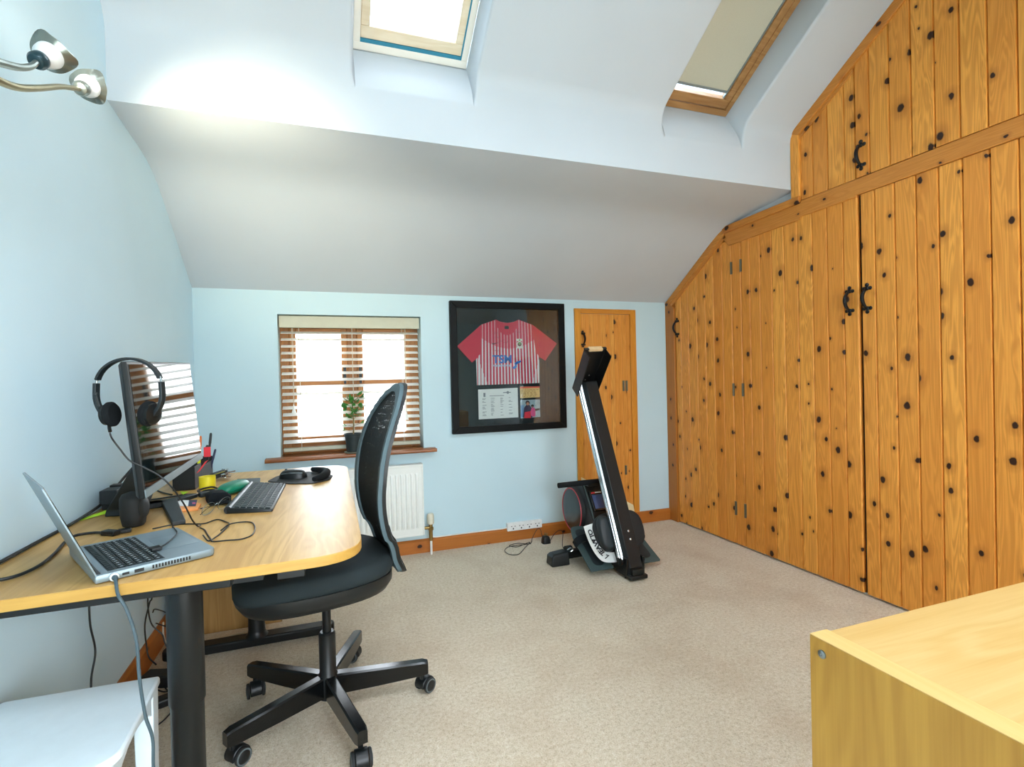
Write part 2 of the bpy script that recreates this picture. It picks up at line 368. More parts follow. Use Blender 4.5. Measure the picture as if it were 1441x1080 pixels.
def back(x, s, off=0.0): return V((x, yR - s*cA - off*sA, zR - s*sA + off*cA))
RB = 2.55
bx = [X0c, .05, .75, 1.25, 1.95, X1c]; b0, b1 = .40, 1.50  # rear slope openings added to bring in fill light
for i in range(5):
    a, b = bx[i], bx[i+1]
    for s0, s1, h in ((0,b0,0),(b0,b1,1),(b1,RB,0)):
        if h and i in (1,3): continue
        m._add([back(a,s0), back(b,s0), back(b,s1), back(a,s1)], [(0,1,2,3)])
for a, b in ((.05,.75),(1.25,1.95)):
    q = [(a,b0),(b,b0),(b,b1),(a,b1)]
    for k in range(4):
        p, r = q[k], q[(k+1)%4]
        m._add([back(*p), back(*r), back(*r, OFF), back(*p, OFF)], [(0,1,2,3)])
bmx = m
o = structure(m.build('ceiling', M['ceil'], angle=28, fix=False))
bm = bmesh.new(); bm.from_mesh(o.data); bmesh.ops.remove_doubles(bm, verts=bm.verts, dist=.0005); bmesh.ops.recalc_face_normals(bm, faces=bm.faces); bm.to_mesh(o.data); bm.free()
bm = bmesh.new(); bm.from_mesh(o.data); bw = bm.edges.layers.float.new('bevel_weight_edge')
for e in bm.edges:
    p, q = e.verts[0].co, e.verts[1].co
    if len(e.link_faces) == 2 and min(p.z, q.z) > 2.35 and e.calc_face_angle(0) > .5 and any(abs(p.x-x) < .003 and abs(q.x-x) < .003 for x in SK1+SK2): e[bw] = 1.0
bm.to_mesh(o.data); bm.free()
o.data.set_sharp_from_angle(angle=math.radians(120))
for p in o.data.edges:
    va, vb = o.data.vertices[p.vertices[0]].co, o.data.vertices[p.vertices[1]].co
    if abs(va.y-2.24) < .002 and abs(vb.y-2.24) < .002 and abs(va.z-2.168) < .002 and abs(vb.z-2.168) < .002: p.use_edge_sharp = True
bv = o.modifiers.new('soft_corners', 'BEVEL'); bv.limit_method = 'WEIGHT'; bv.width = .022; bv.segments = 4; bv.use_clamp_overlap = True
# outer roof skin keeps the sky out except through the openings
m = MB()
for i in range(5):
    a, b = xs[i], xs[i+1]
    if i == 0: a -= .2
    if i == 4: b += .2
    hole = i in (1, 3); e = .012 if hole else 0
    for s0, s1 in ((-1.55, SB), (SB, SKT), (SKT, RIDGE+.1)):
        if hole and s0 == SB: continue
        p = [roof(a,s0,.152), roof(b,s0,.152), roof(b,s1,.152), roof(a,s1,.152)]; m.prism(p, V((0,sA,cA))*.05)
for i in range(5):
    a, b = bx[i], bx[i+1]
    if i == 0: a -= .2
    if i == 4: b += .2
    for s0, s1, h in ((-.1,b0,0),(b0,b1,1),(b1,RB+.3,0)):
        if h and i in (1,3): continue
        m.prism([back(a,s0,.152), back(b,s0,.152), back(b,s1,.152), back(a,s1,.152)], V((0,-sA,cA))*.05)
structure(m.build('roof', M['ceil']))

# baseboards
def board_profile(p0, p1, out, h=.082, t=.016):
    p0, p1, out = V(p0), V(p1), V(out)
    sec = [(0,0),(t,0),(t,h-.012),(t-.006,h-.004),(t-.010,h),(0,h)]
    m = MB(); m.prism([p0 + out*a + V((0,0,b)) for a, b in sec], p1-p0, at=.3); return m
structure(board_profile((XL,YB,0), (XR,YB,0), (0,-1,0), .088).build('baseboard_back', M['skirt'], origin=(XL,YB,0)))
structure(board_profile((XL,YF,0), (XL,YB-.016,0), (1,0,0), .10).build('baseboard_left', M['skirt_y'], origin=(XL,YF,0)))

# ------------------------------------------------------------------ window in the far wall
win = thing('window_1', None, None, (0.157, YB+.1, WZ0)); structure(win)
YW = YB+.140
m = MB(); d0, d1 = YW, YW+.06
m.box(WX0, WX0+.055, d0, d1, WZ0, WZ1); m.box(WX1-.055, WX1, d0, d1, WZ0, WZ1); m.box(.128, .188, d0, d1, WZ0+.05, WZ1-.05)
m.build('frame_upright', M['win_oak'], win, bevel=.003)
m = MB(); m.box(WX0+.055, WX1-.055, d0, d1, WZ1-.07, WZ1); m.box(WX0+.055, WX1-.055, d0, d1, WZ0, WZ0+.055); m.build('frame_rail', M['win_oak_x'], win, bevel=.003)
for a, b in ((WX0+.055,.128),(.188,WX1-.055)):
    m = MB(); e0, e1 = d0-.012, d0+.035; w = .038
    m.box(a, a+w, e0, e1, WZ0+.055, WZ1-.07); m.box(b-w, b, e0, e1, WZ0+.055, WZ1-.07)
    s_ = m.build('sash', M['win_oak'], win, bevel=.004)
    m = MB(); m.box(a+w, b-w, e0, e1, WZ1-.07-w, WZ1-.07); m.box(a+w, b-w, e0, e1, WZ0+.055, WZ0+.055+w+.01); m.box(a+w, b-w, e0, e1, 1.110, 1.150)
    m.build('glazing_bar', M['win_oak_x'], s_, bevel=.003)
    m = MB(); m.box(a+w-.005, b-w+.005, d0+.012, d0+.018, WZ0+.09, WZ1-.1); m.build('pane', M['glass'], s_)
    x = b-w/2 if a < 0 else a+w/2
    m = MB(); m.box(x-.009, x+.009, e0-.008, e0, 1.16, 1.25); m.cyl((x,e0-.004,1.20),(x,e0-.018,1.20),.007,n=10); m.bar((x,e0-.015,1.205),(x,e0-.014,1.125),.014,.008,(0,1,0))
    m.build('catch', M['iron'], s_)
m = MB(); pr = rounded([(YB-.076,WZ0-.023),(YB+.105,WZ0-.023),(YB+.105,WZ0),(YB-.076,WZ0)], [.011,0,0,.011])
xa, xb = -.358, .664
m.prism([(xa,y,z) for y, z in pr if y <= YB+.001] + [(xa,YB,WZ0)], (xb-xa,0,0))
m.prism([(WX0,y,z) for y, z in ((YB,WZ0-.023),(YB+.140,WZ0-.023),(YB+.140,WZ0+.0005),(YB,WZ0+.0005))], (WX1-WX0,0,0))
m.build('window_sill', M['sill'], win)
# venetian blind
bl = thing('venetian_blind', 'white slatted venetian blind with cream valance hanging in the oak window', 'blind', (.157, YB+.04, WZ0))
m = MB(); m.box(WX0+.006, WX1-.006, YB+.024, YB+.036, 1.478, 1.552); m.build('valance', M['valance'], bl, bevel=.003)
m = MB(); m.box(WX0+.012, WX1-.012, YB+.048, YB+.098, 1.500, 1.552); m.build('headrail', M['valance'], bl, bevel=.002)
ns = 17; zs = [1.452 - i*.0425 for i in range(ns)]; tl = math.radians(19); yc = YB+.072
def slat_at(z):
    m = MB(); dy, dz = math.cos(tl)*.024, math.sin(tl)*.024
    m.obox((.157, yc, z), (1,0,0), (0,math.cos(tl),math.sin(tl)), (0,-math.sin(tl),math.cos(tl)), ((WX1-WX0)/2-.012, .0245, .0014)); return m
first = None
for z in zs:
    if first is None: first = slat_at(z).build('slat', M['slat'], bl, origin=(.157,yc,z))
    else: copy_part(first, bl, (.157,yc,z))
m = MB(); m.box(WX0+.012, WX1-.012, yc-.024, yc+.024, .7115, .734); m.build('bottom_rail', M['valance'], bl, bevel=.004)
for x in (-.16, .157, .474):
    m = MB(); m.tube([(x,yc-.0275,.72),(x,yc-.0275,1.50)], .0012, 6); m.tube([(x,yc+.0275,.72),(x,yc+.0275,1.50)], .0012, 6)
    for z in zs: m.tube([(x,yc-.0275,z-.012),(x,yc+.0275,z+.005)], .0008, 4)
    m.build('ladder_cord', M['cord'], bl)
for x, zt, nm in ((.487,.900,0), (-.199,.975,0)):
    m = MB(); m.tube([(x,YB+.038,1.49),(x,YB+.036,zt+.03)], .0012, 6); m.tube([(x+.006,YB+.038,1.49),(x+.003,YB+.036,zt+.03)], .0012, 6)
    c = m.build('pull_cord', M['cord'], bl)
    m = MB(); m.lathe((x+.001,YB+.030,zt), (0,0,1), [(.014,-.022),(.013,-.02),(.008,.0),(.004,.022),(.002,.032)], 14); m.build('tassel', M['slat'], c)

# ------------------------------------------------------------------ skylights
def skylight(n, sk, pale, blind_down):
    a, b = sk[0]+.012, sk[1]-.012; r = thing(n, None, None, roof((a+b)/2, SB, OFF)); structure(r)
    fm = M['sky_pale'] if pale else M['sky_oak']; nrm = V((0,sA,cA)); t = .965
    def strip(m, x0, x1, s0, s1, o0, o1):
        m.prism([roof(x0,s0,o0), roof(x1,s0,o0), roof(x1,s1,o0), roof(x0,s1,o0)], nrm*(o1-o0))
    top = SKT+.05
    m = MB(); strip(m,a,b,SB,SB+.034,OFF,OFF+.06); strip(m,a,a+.030,SB+.034,top,OFF,OFF+.06); strip(m,b-.030,b,SB+.034,top,OFF,OFF+.06); strip(m,a+.030,b-.030,top-.034,top,OFF,OFF+.06)
    m.build('frame', M['frame_blown'] if pale else fm, r, bevel=.003)  # pale frame: overexposed daylight on the wood put into its cream colour
    g = .0
    m = MB(); x0, x1, s0, s1 = a+.030+g, b-.030-g, SB+.034+(.016 if pale else .004), top-.04
    w = .038; o0, o1 = OFF+.004, OFF+.05
    strip(m,x0,x1,s0,s0+w+.012,o0,o1); strip(m,x0,x0+w,s0+w+.012,s1,o0,o1); strip(m,x1-w,x1,s0+w+.012,s1,o0,o1); strip(m,x0+w,x1-w,s1-w,s1,o0,o1)
    sash = m.build('sash', fm, r, bevel=.004)
    if pale:
        m = MB(); strip(m, a+.030, b-.030, SB+.034, SB+.034+.016, OFF+.002, OFF+.03); strip(m, b-.036, b-.030, SB+.05, top-.04, OFF+.002, OFF+.03)  # strip coloured as the dark, shaded gap between sash and frame
        m.build('gap_strip', M['teal'], r)
    m = MB(); strip(m, x0+w-.004, x1-w+.004, s0+w, s1-w+.004, OFF+.040, OFF+.046); m.build('pane', M['glass'], sash)
    if blind_down:
        m = MB(); strip(m, x0+w+.002, x1-w-.002, s0+w+.050, s1-w, OFF+.020, OFF+.022); bb = m.build('roller_blind', M['blind'], r)
        m = MB(); strip(m, x0+w+.001, x1-w-.001, s0+w+.040, s0+w+.052, OFF+.014, OFF+.026); m.build('bottom_bar', M['blindbar'], bb, bevel=.002)
        m = MB(); strip(m, x1-w-.008, x1-w, s0+w+.012, s1-w, OFF+.016, OFF+.028); m.build('side_track', M['blindbar'], bb)
    return r
skylight('window_2', SK1, True, False)
skylight('window_3', SK2, False, True)
# unseen windows added behind the camera to let in fill light
def fill_window(n, quad, nrm, wd=.06):
    c = sum((V(q) for q in quad), V((0,0,0)))/4; r = thing(n, None, None, c); structure(r); q = [V(p) for p in quad]
    m = MB()
    for k in range(4):
        p, s = q[k], q[(k+1)%4]; inn = [(c-p).normalized()*wd*1.3 + p, (c-s).normalized()*wd*1.3 + s]
        m.prism([p, s, inn[1], inn[0]], V(nrm)*.06)
    m.build('frame', M['white_pl'], r)
    m = MB(); m.prism(q, V(nrm)*.004); o = m.build('pane', M['glass'], r, origin=c); o.location += V(nrm)*.03
fill_window('window_4', [(FX0,YF-.1,FZ0),(FX1,YF-.1,FZ0),(FX1,YF-.1,FZ1),(FX0,YF-.1,FZ1)], (0,1,0))
for k, (a, b) in enumerate(((.05,.75),(1.25,1.95))):  # rear roof windows, unseen, added as fill
    fill_window('window_%d' % (5+k), [back(a,b0,OFF), back(b,b0,OFF), back(b,b1,OFF), back(a,b1,OFF)], V((0,sA,-cA))*-1)
# ------------------------------------------------------------------ fitted wardrobe along the right wall
WF = XR                                                     # front plane of the doors
wr = thing('fitted_wardrobe', 'wall-length fitted wardrobe of knotty pine boards following the sloping ceiling', 'wardrobe', (XR, 2.2, 0))
def top_lower(y):                                           # underside of the lower frame, door tops
    if y > 2.741: return 1.672 + (3.323-y)*.648
    return 2.02
def clip_top(y0, y1, f): return f(y0), f(y1)
def plank_panel(bounds, z0, ztop, name, parent, x=WF, th=.020, seed=0):
    """boards with V grooves between them; ztop(y) gives the upper end"""
    m = MB(); g = .0042
    rnd = random.Random(seed)
    for y1, y0 in zip(bounds, bounds[1:]):                  # y decreasing towards the camera
        a, b = y0+.0006, y1-.0006
        za, zb = ztop(a), ztop(b); at = rnd.random()*.9+.05
        sec = [(a,th),(a,g*1.9),(a+g,0),(b-g,0),(b,g*1.9),(b,th)]
        lo = [(x+d, y, z0) for y, d in sec]
        hi = [(x+d, y, za+(zb-za)*(y-a)/(b-a)) for y, d in sec]
        n = len(sec); m._add(lo+hi, [tuple(range(n)), tuple(range(2*n-1, n-1, -1))] + [(i, (i+1)%n, n+(i+1)%n, n+i) for i in range(n)], 0, at)
    m2 = m.build(name, M['pine'], parent, origin=(x, bounds[-1], z0), smooth=False)
    return m2
def pull_handle(y, zc, name, parent, ax='x', pos=WF, h=.15):
    """black iron bow handle with a three-lobed plate at each end"""
    m = MB(); s = h/.17
    def P(u, v, d):                                         # u sideways, v up, d out of the door
        return V((pos-d, y+u, zc+v)) if ax == 'x' else V((y+u, pos-d, zc+v))
    nrm = P(0,0,1)-P(0,0,0)
    for sg in (1, -1):
        for u, v, r in ((0,.075,.011),(-.018,.056,.0105),(.018,.056,.0105)):
            c = P(u*s, sg*v*s, 0); m.lathe(c, nrm, [(r*s,0),(r*s,.003),(r*.7*s,.006),(0,.0075)], 14)
        c = P(0, sg*.056*s, 0); m.lathe(c, nrm, [(.012*s,0),(.012*s,.004),(.008*s,.008),(0,.009)], 14)
    pts = [P(0,.054*s,.005), P(0,.046*s,.016), P(0,.026*s,.030), P(0,0,.036), P(0,-.026*s,.030), P(0,-.046*s,.016), P(0,-.054*s,.005)]
    q = smoothline(pts, 4); rr = [.0055+.0045*math.sin(PI*i/(len(q)-1)) for i in range(len(q))]
    m.tube(q, .008, 10, rr=[r*s for r in rr])
    return m.build(name, M['iron'], parent)
def butt_hinge(y, z0, z1, parent, ax='x', pos=WF):
    m = MB()
    if ax == 'x': m.cyl((pos-.004,y,z0),(pos-.004,y,z1),.0045,n=10); m.box(pos-.002,pos,y-.010,y+.010,z0,z1)
    else: m.cyl((y,pos-.004,z0),(y,pos-.004,z1),.0045,n=10); m.box(y-.010,y+.010,pos-.002,pos,z0,z1)
    return m.build('hinge', M['hinge'], parent)
# lower doors
rt = lambda y: top_lower(y)
dA = plank_panel([3.312,3.245,3.16,3.067,2.978,2.893,2.807,2.722], .012, rt, 'door', wr, seed=3)
pull_handle(3.290, 1.492, 'handle', dA)
st = plank_panel([2.719,2.640], .012, rt, 'hinge_stile', wr, seed=5)
dB = plank_panel([2.637,2.566,2.484,2.395,2.307,2.213,2.12,2.03,1.939,1.862], .012, rt, 'door', wr, seed=11)
pull_handle(1.908, 1.487, 'handle', dB)
dC = plank_panel([1.846,1.775,1.681,1.588,1.496,1.406,1.31,1.218,1.125,1.03,.94], .012, lambda y: 2.006, 'door', wr, seed=19)
pull_handle(1.817, 1.487, 'handle', dC)
dD = plank_panel([.934,.845,.75,.66,.565,.47,.375], .012, lambda y: 2.006, 'door', wr, seed=23)
for z0, z1 in ((1.785,1.865),(.985,1.068),(.20,.29)):
    butt_hinge(2.7205, z0, z1, st); butt_hinge(2.6385, z0, z1, st)
# upper panels
def top_upper(y): return P0.z - .035 + (P0.y-y)*math.tan(A) - .02
uA = plank_panel([2.186,2.106,2.018,1.923,1.864], 2.092, top_upper, 'upper_panel', wr, seed=31)
uB = plank_panel([1.861,1.789,1.694,1.597,1.502,1.407,1.311,1.215,1.12,1.03], 2.092, lambda y: top_upper(y)+.025, 'upper_door', wr, x=WF-.006, th=.024, seed=37)
pull_handle(1.831, 2.196, 'handle', uB, pos=WF-.006)
uC = plank_panel([1.026,.93,.84,.745,.65,.555,.46,.375], 2.092, lambda y: min(3.05, top_upper(y)), 'upper_door', wr, seed=41)
# near-black sheet painted as the shade behind the joints
m = MB(); m.prism([(WF+.0205,3.40,.01),(WF+.0205,3.40,1.66),(WF+.0205,2.78,2.06),(WF+.0205,2.19,2.06),(WF+.0205,2.19,2.45),(WF+.0205,1.2,3.03),(WF+.0205,.36,3.03),(WF+.0205,.36,.01)], (.0010,0,0))
m.build('shade_sheet', M['shadowgap'], wr, smooth=False)
# frame: outline moulding that follows the ceiling, plus the cross rail
def frame_bar(name, poly, mat, x0=WF-.014, th=.036, at=.2, bevel=.004):
    m = MB(); m.prism([(x0,y,z) for y, z in poly], (th,0,0), at=at); return m.build(name, mat, wr, origin=(x0, poly[0][0], poly[0][1]), bevel=bevel)
frame_bar('side_post', [(3.4225,0),(3.4225,1.692),(3.398,1.709),(3.358,1.680),(3.316,1.64),(3.316,0)], M['pine_frame'], x0=WF-.012, at=.35)
def mold(p, q, name, w0=.0, w1=.052, mat=None):
    """moulding between outer points p and q of the profile, w towards the inside"""
    (y0,z0),(y1,z1) = p, q; d = V((0,y1-y0,z1-z0)).normalized(); n = V((0,d.z,-d.y));
    if n.z > 0: n = -n
    return d, n
frame_bar('slope_moulding', [(3.423,1.692),(2.785,2.108),(2.768,2.062),(3.405,1.648)], M['pine_y'], at=.6)
frame_bar('slope_bead', [(3.405,1.650),(2.768,2.064),(2.755,2.040),(3.36,1.648),(3.33,1.640)][:4], M['pine_y'], x0=WF-.008, at=.75, bevel=.002)
frame_bar('top_moulding', [(2.786,2.108),(2.238,2.115),(2.185,2.115),(2.185,2.074),(2.769,2.062)], M['pine_y'], x0=WF-.02, th=.04, at=.42)
frame_bar('cross_rail', [(2.760,2.070),(2.18,2.076),(2.18,2.088),(.36,2.090),(.36,2.008),(1.86,2.008),(1.86,2.000),(2.18,2.000),(2.19,1.985),(2.735,1.974),(2.79,2.035)], M['pine_y'], x0=WF-.008, th=.028, at=.55)
frame_bar('upper_post', [(2.2375,2.1151),(2.2375,2.480),(2.183,2.500),(2.183,2.1151)], M['pine'], x0=WF-.014, at=.22)
frame_bar('roof_moulding', [(2.2375,2.480),(2.2375-1.35,2.480+1.35*math.tan(A)),(2.2375-1.35,2.480+1.35*math.tan(A)-.062),(2.183,2.452)], M['pine_y'], x0=WF-.016, at=.31)
frame_bar('roof_bead', [(2.186,2.452),(1.868,2.452+.318*math.tan(A)),(1.868,2.452+.318*math.tan(A)-.022),(2.186,2.430)], M['pine_y'], x0=WF-.006, th=.02, at=.7, bevel=.002)

# ------------------------------------------------------------------ small pine door in the far wall
sd = thing('wall_cupboard', 'narrow pine board cupboard door set in the far wall behind the rowing machine', 'cupboard', (1.972, YB, .09))
YD = YB
dx0, dx1, dz1 = 1.712, 2.230, 1.637
m = MB(); m.box(dx0, dx0+.050, YD-.016, YD-.0005, .09, dz1, at=.2); m.box(dx1-.050, dx1, YD-.016, YD-.0005, .09, dz1, at=.4); m.build('frame_post', M['door_frame'], sd, bevel=.003)
m = MB(); m.box(dx0+.05, dx1-.05, YD-.0165, YD-.0005, dz1-.036, dz1, at=.3); m.build('frame_head', M['door_frame_x'], sd, bevel=.003)
m = MB(); nb = 12; rnd = random.Random(2); w = (dx1-dx0-.104)/nb
for k in range(nb):
    a, b = dx0+.052+k*w, dx0+.052+(k+1)*w; g = .0022; y0 = YD-.010
    sec = [(a,YD-.001),(a,y0+g),(a+g,y0),(b-g,y0),(b,y0+g),(b,YD-.001)]
    m.prism([(x,y,.10) for x, y in sec], (0,0,dz1-.138), at=rnd.random()*.9+.05)
dr = m.build('door', M['door_pine'], sd, origin=(dx0,YD,.1), smooth=False)
pull_handle(1.778, 1.413, 'handle', dr, 'y', YD-.010, .125)
for x in (2.114, 2.140): butt_hinge(x, 1.02, 1.10, dr, 'y', YD-.010)
butt_hinge(2.118, .385, .455, dr, 'y', YD-.010)
cb = MB(); cb.prism([(1.735,YB-.035,.09),(2.172,YB-.035,.09),(2.172,YB-.018,.15),(1.735,YB-.018,.40)], (0,.006,0))
tag(cb.build('cream_board', M['cream'], origin=(1.97,YB-.03,.09)), 'cream board leaning against the foot of the small pine cupboard door', 'board')

# ------------------------------------------------------------------ framed football shirt
FXa, FXb, FZa, FZb = .781, 1.622, .769, 1.665
pf = thing('picture_frame', 'black framed red and white football shirt hanging on the far wall', 'framed shirt', (1.2, YB-.001, .769))
fw = .047; y0, y1 = YB-.036, YB-.001
m = MB()
for k, quad in enumerate(([(FXa,FZa),(FXb,FZa),(FXb-fw,FZa+fw),(FXa+fw,FZa+fw)], [(FXb,FZa),(FXb,FZb),(FXb-fw,FZb-fw),(FXb-fw,FZa+fw)], [(FXb,FZb),(FXa,FZb),(FXa+fw,FZb-fw),(FXb-fw,FZb-fw)], [(FXa,FZb),(FXa,FZa),(FXa+fw,FZa+fw),(FXa+fw,FZb-fw)])):
    m.prism([(x,y0,z) for x, z in quad], (0,y1-y0,0))
m.build('frame', M['picframe'], pf, bevel=.003)
m = MB(); m.box(FXa+fw-.004, FXb-fw+.004, YB-.010, YB-.002, FZa+fw-.004, FZb-fw+.004); m.build('mount_board', M['mount'], pf)
m = MB(); m.box(FXa+fw-.003, FXb-fw+.003, YB-.0295, YB-.0275, FZa+fw-.003, FZb-fw+.003); m.build('glass', M['picglass'], pf)
ys = YB-.018
def flat(name, poly, mat, y, th, parent=pf, bevel=0):
    m = MB(); m.prism([(x,y,z) for x, z in poly], (0,th,0)); return m.build(name, mat, parent, bevel=bevel)
# striped body
def stripe_mat():
    a = N('shirt_stripes'); xyz = a.n('ShaderNodeSeparateXYZ', i0=a.obj()).outputs; x, z = xyz[0], xyz[2]
    per = .0232
    fan = a.math('MULTIPLY', x, a.math('MULTIPLY_ADD', a.math('SUBTRACT', z, .33), .10, 1.0))
    fr = a.math('ABSOLUTE', a.math('SUBTRACT', a.math('FRACT', a.math('DIVIDE', a.math('ADD', fan, 1.0), per)), .5))
    edge = a.math('MULTIPLY', a.math('ABSOLUTE', a.math('DIVIDE', x, .235)), 1.0)
    level = a.math('SUBTRACT', a.math('MULTIPLY_ADD', a.math('MULTIPLY', edge, edge), .10, .655), z)
    wide = a.math('MULTIPLY_ADD', a.math('GREATER_THAN', level, .08), .135, .075)
    corner = a.math('GREATER_THAN', a.math('SUBTRACT', a.math('MULTIPLY', edge, edge), a.math('MULTIPLY_ADD', z, 2.5, -.35)), .0)
    wide = a.math('ADD', wide, a.math('MULTIPLY', corner, .15))
    wht = a.math('LESS_THAN', fr, wide)
    col = a.mix(wht, lin('c93a50'), lin('dcdcdc'))
    w = a.noise(a.obj(), 400, 2); f = a.noise(a.obj(), 9, 2)
    return a.done(a.bsdf(col, .85, 0, .2, a.bump(a.math('ADD', a.math('MULTIPLY', w, .15), f), .25, .006)))
body = [(.960,1.094),(1.422,1.098),(1.425,1.285),(1.400,1.320),(1.385,1.42),(1.379,1.511),(1.274,1.546),(1.240,1.531),(1.19,1.522),(1.14,1.530),(1.106,1.543),(1.002,1.508),(.992,1.42),(.988,1.31),(.958,1.274)]
sh = flat('shirt_body', [(x,z) for x,z in body], stripe_mat(), ys, .007, bevel=.002)
flat('sleeve', [(1.003,1.509),(.827,1.360),(.929,1.249),(.960,1.273),(.992,1.312),(.996,1.42)], M['crimson'], ys-.002, .009, bevel=.002)
flat('sleeve', [(1.378,1.512),(1.564,1.379),(1.471,1.257),(1.425,1.284),(1.398,1.322),(1.384,1.42)], M['crimson'], ys-.002, .009, bevel=.002)
col_out = [(1.106,1.543),(1.112,1.50),(1.132,1.462),(1.160,1.442),(1.186,1.437),(1.214,1.442),(1.244,1.464),(1.266,1.502),(1.274,1.546)]
col_in = [(1.262,1.541),(1.240,1.530),(1.215,1.5235),(1.188,1.521),(1.160,1.5225),(1.136,1.529),(1.118,1.539)]
flat('collar', col_out + col_in, M['crimson'], ys-.0015, .004, sh)
flat('collar_tag', rounded([(1.168,1.479),(1.199,1.479),(1.199,1.501),(1.168,1.501)], .003), M['tagblack'], ys-.0025, .001, sh)
text_mesh('TSM', .077, (1.076,ys-.001,1.244), (1,0,0), (0,0,1), .0006, M['blue'], 'lettering', sh, sx=1.0, offset=.0022)
flat('bird_mark', [(1.232,1.236),(1.246,1.250),(1.262,1.256),(1.290,1.260),(1.281,1.249),(1.271,1.240),(1.262,1.238),(1.250,1.229)], M['blue'], ys-.001, .0008, sh)
flat('bird_mark', [(1.246,1.231),(1.252,1.222),(1.247,1.208),(1.234,1.200),(1.222,1.204),(1.217,1.214),(1.228,1.216),(1.236,1.226)], M['blue'], ys-.001, .0008, sh)
m = MB(); rnd = random.Random(4)
for k in range(12):
    x = 1.080+k*.0105; m.box(x, x+.0066, ys-.0012, ys-.0002, 1.218+.004*(k%3==0), 1.232)
m.build('small_lettering', plain('pale_lettering', '9fc0d8', .7), sh)
flat('swoosh', [(1.074,1.384),(1.076,1.376),(1.083,1.372),(1.094,1.375),(1.126,1.388),(1.096,1.381),(1.085,1.379),(1.079,1.381)], M['tagblack'], ys-.0012, .001, sh)
m = MB(); m.lathe((1.277,ys,1.374),(0,-1,0),[(.021,0),(.021,.0012)],20); m.box(1.254,1.300,ys-.0012,ys,1.345,1.358); m.box(1.256,1.298,ys-.0012,ys,1.396,1.412); cr = m.build('club_crest', plain('crest_white','d8d6c8',.7), sh)
m = MB(); m.lathe((1.277,ys-.0012,1.374),(0,-1,0),[(.015,0),(.015,.0006)],20); m.build('crest_ring', plain('crest_maroon','6e2433',.7), cr)
m = MB(); m.lathe((1.277,ys-.0018,1.378),(0,-1,0),[(.009,0),(.009,.0006)],6); m.box(1.272,1.282,ys-.0022,ys-.0018,1.398,1.408); m.build('crest_shield', plain('crest_green','6f9a4c',.7), cr)
# signed scribble strokes on the chest
m = MB(); rnd = random.Random(9)
for (cx, cz) in ((1.085,1.452),(1.10,1.425),(1.13,1.40),(1.09,1.33),(1.16,1.39),(1.25,1.46)):
    pts = [(cx+.006*k, ys-.0008, cz+rnd.uniform(-.008,.008)) for k in range(7)]; m = MB(); m.tube(smoothline(pts,4), .0008, 5); m.build('signature', M['ink'], sh)
# team sheet, ticket, snapshot
ts = flat('team_sheet', [(.969,.860),(1.257,.861),(1.257,1.069),(.969,1.064)], M['paper'], YB-.012, .0015)
m = MB(); rnd = random.Random(6)
for cx in (.997,1.058,1.127,1.188):
    z = 1.0
    while z > .875:
        w = rnd.uniform(.012,.030); m.box(cx, cx+w, YB-.0126, YB-.0119, z, z+.003); z -= rnd.choice((.007,.007,.012,.02))
m.box(1.050,1.155,YB-.0126,YB-.0119,1.016,1.020); m.box(1.148,1.205,YB-.0126,YB-.0119,1.035,1.041); m.lathe((1.183,YB-.0119,1.038),(0,-1,0),[(.010,0),(.010,.0009)],14); m.box(1.006,1.020,YB-.0126,YB-.0119,1.012,1.040)
m.build('printed_lines', plain('print_grey','7c8388',.8), ts)
tk = flat('match_ticket', [(1.275,.995),(1.424,.997),(1.424,1.074),(1.275,1.076)], plain('ticket_yellow','dcb977',.7), YB-.012, .0015)
m = MB(); m.box(1.275,1.424,YB-.0126,YB-.0119,1.064,1.0745); m.build('ticket_band', plain('ticket_red','e2614d',.7), tk)
m = MB(); rnd = random.Random(8)
for z in (1.050,1.040,1.031,1.022,1.013,1.004):
    x = 1.285
    while x < 1.40:
        w = rnd.uniform(.006,.022); m.box(x, x+w, YB-.0124, YB-.0119, z, z+.0035); x += w+rnd.uniform(.004,.016)
m.build('ticket_print', plain('ticket_ink','a8774c',.8), tk)
sn = flat('snapshot', [(1.275,.852),(1.424,.856),(1.424,.981),(1.275,.981)], plain('photo_grey','8fa3ac',.4,var=.2,scale=60), YB-.012, .0015)
yq = YB-.0126
flat('photo_sky', [(1.277,.945),(1.300,.945),(1.300,.86),(1.277,.86)], plain('photo_blue','5b86ad',.5), yq, .0006, sn)
flat('photo_person', rounded([(1.292,.855),(1.297,.895),(1.302,.925),(1.318,.945),(1.342,.945),(1.357,.925),(1.362,.90),(1.364,.855)],.006), plain('photo_navy','2a2344',.5), yq-.0002, .0006, sn)
flat('photo_shirt', rounded([(1.300,.853),(1.306,.895),(1.350,.90),(1.352,.853)],.004), plain('photo_red','cf2038',.5), yq-.0004, .0006, sn)
flat('photo_person', rounded([(1.352,.870),(1.350,.90),(1.360,.925),(1.378,.925),(1.388,.905),(1.386,.862),(1.366,.860)],.006), plain('photo_pink','d24f82',.5), yq-.0003, .0006, sn)
for cx, cz, r, c in ((1.329,.960,.0165,'3a2622'),(1.329,.953,.011,'b07a63'),(1.365,.937,.011,'221a1c'),(1.365,.930,.006,'8a5a4a')):
    m = MB(); m.lathe((cx,yq-.0004-(.0005 if c[0] in 'b8' else 0),cz),(0,-1,0),[(r,0),(r,.0006)],16); m.build('photo_head', plain('photo_tone_'+c,c,.5), sn)
flat('photo_arm', [(1.384,.915),(1.420,.918),(1.420,.905),(1.386,.900)], plain('photo_black','1d1d20',.5), yq-.0003, .0006, sn)

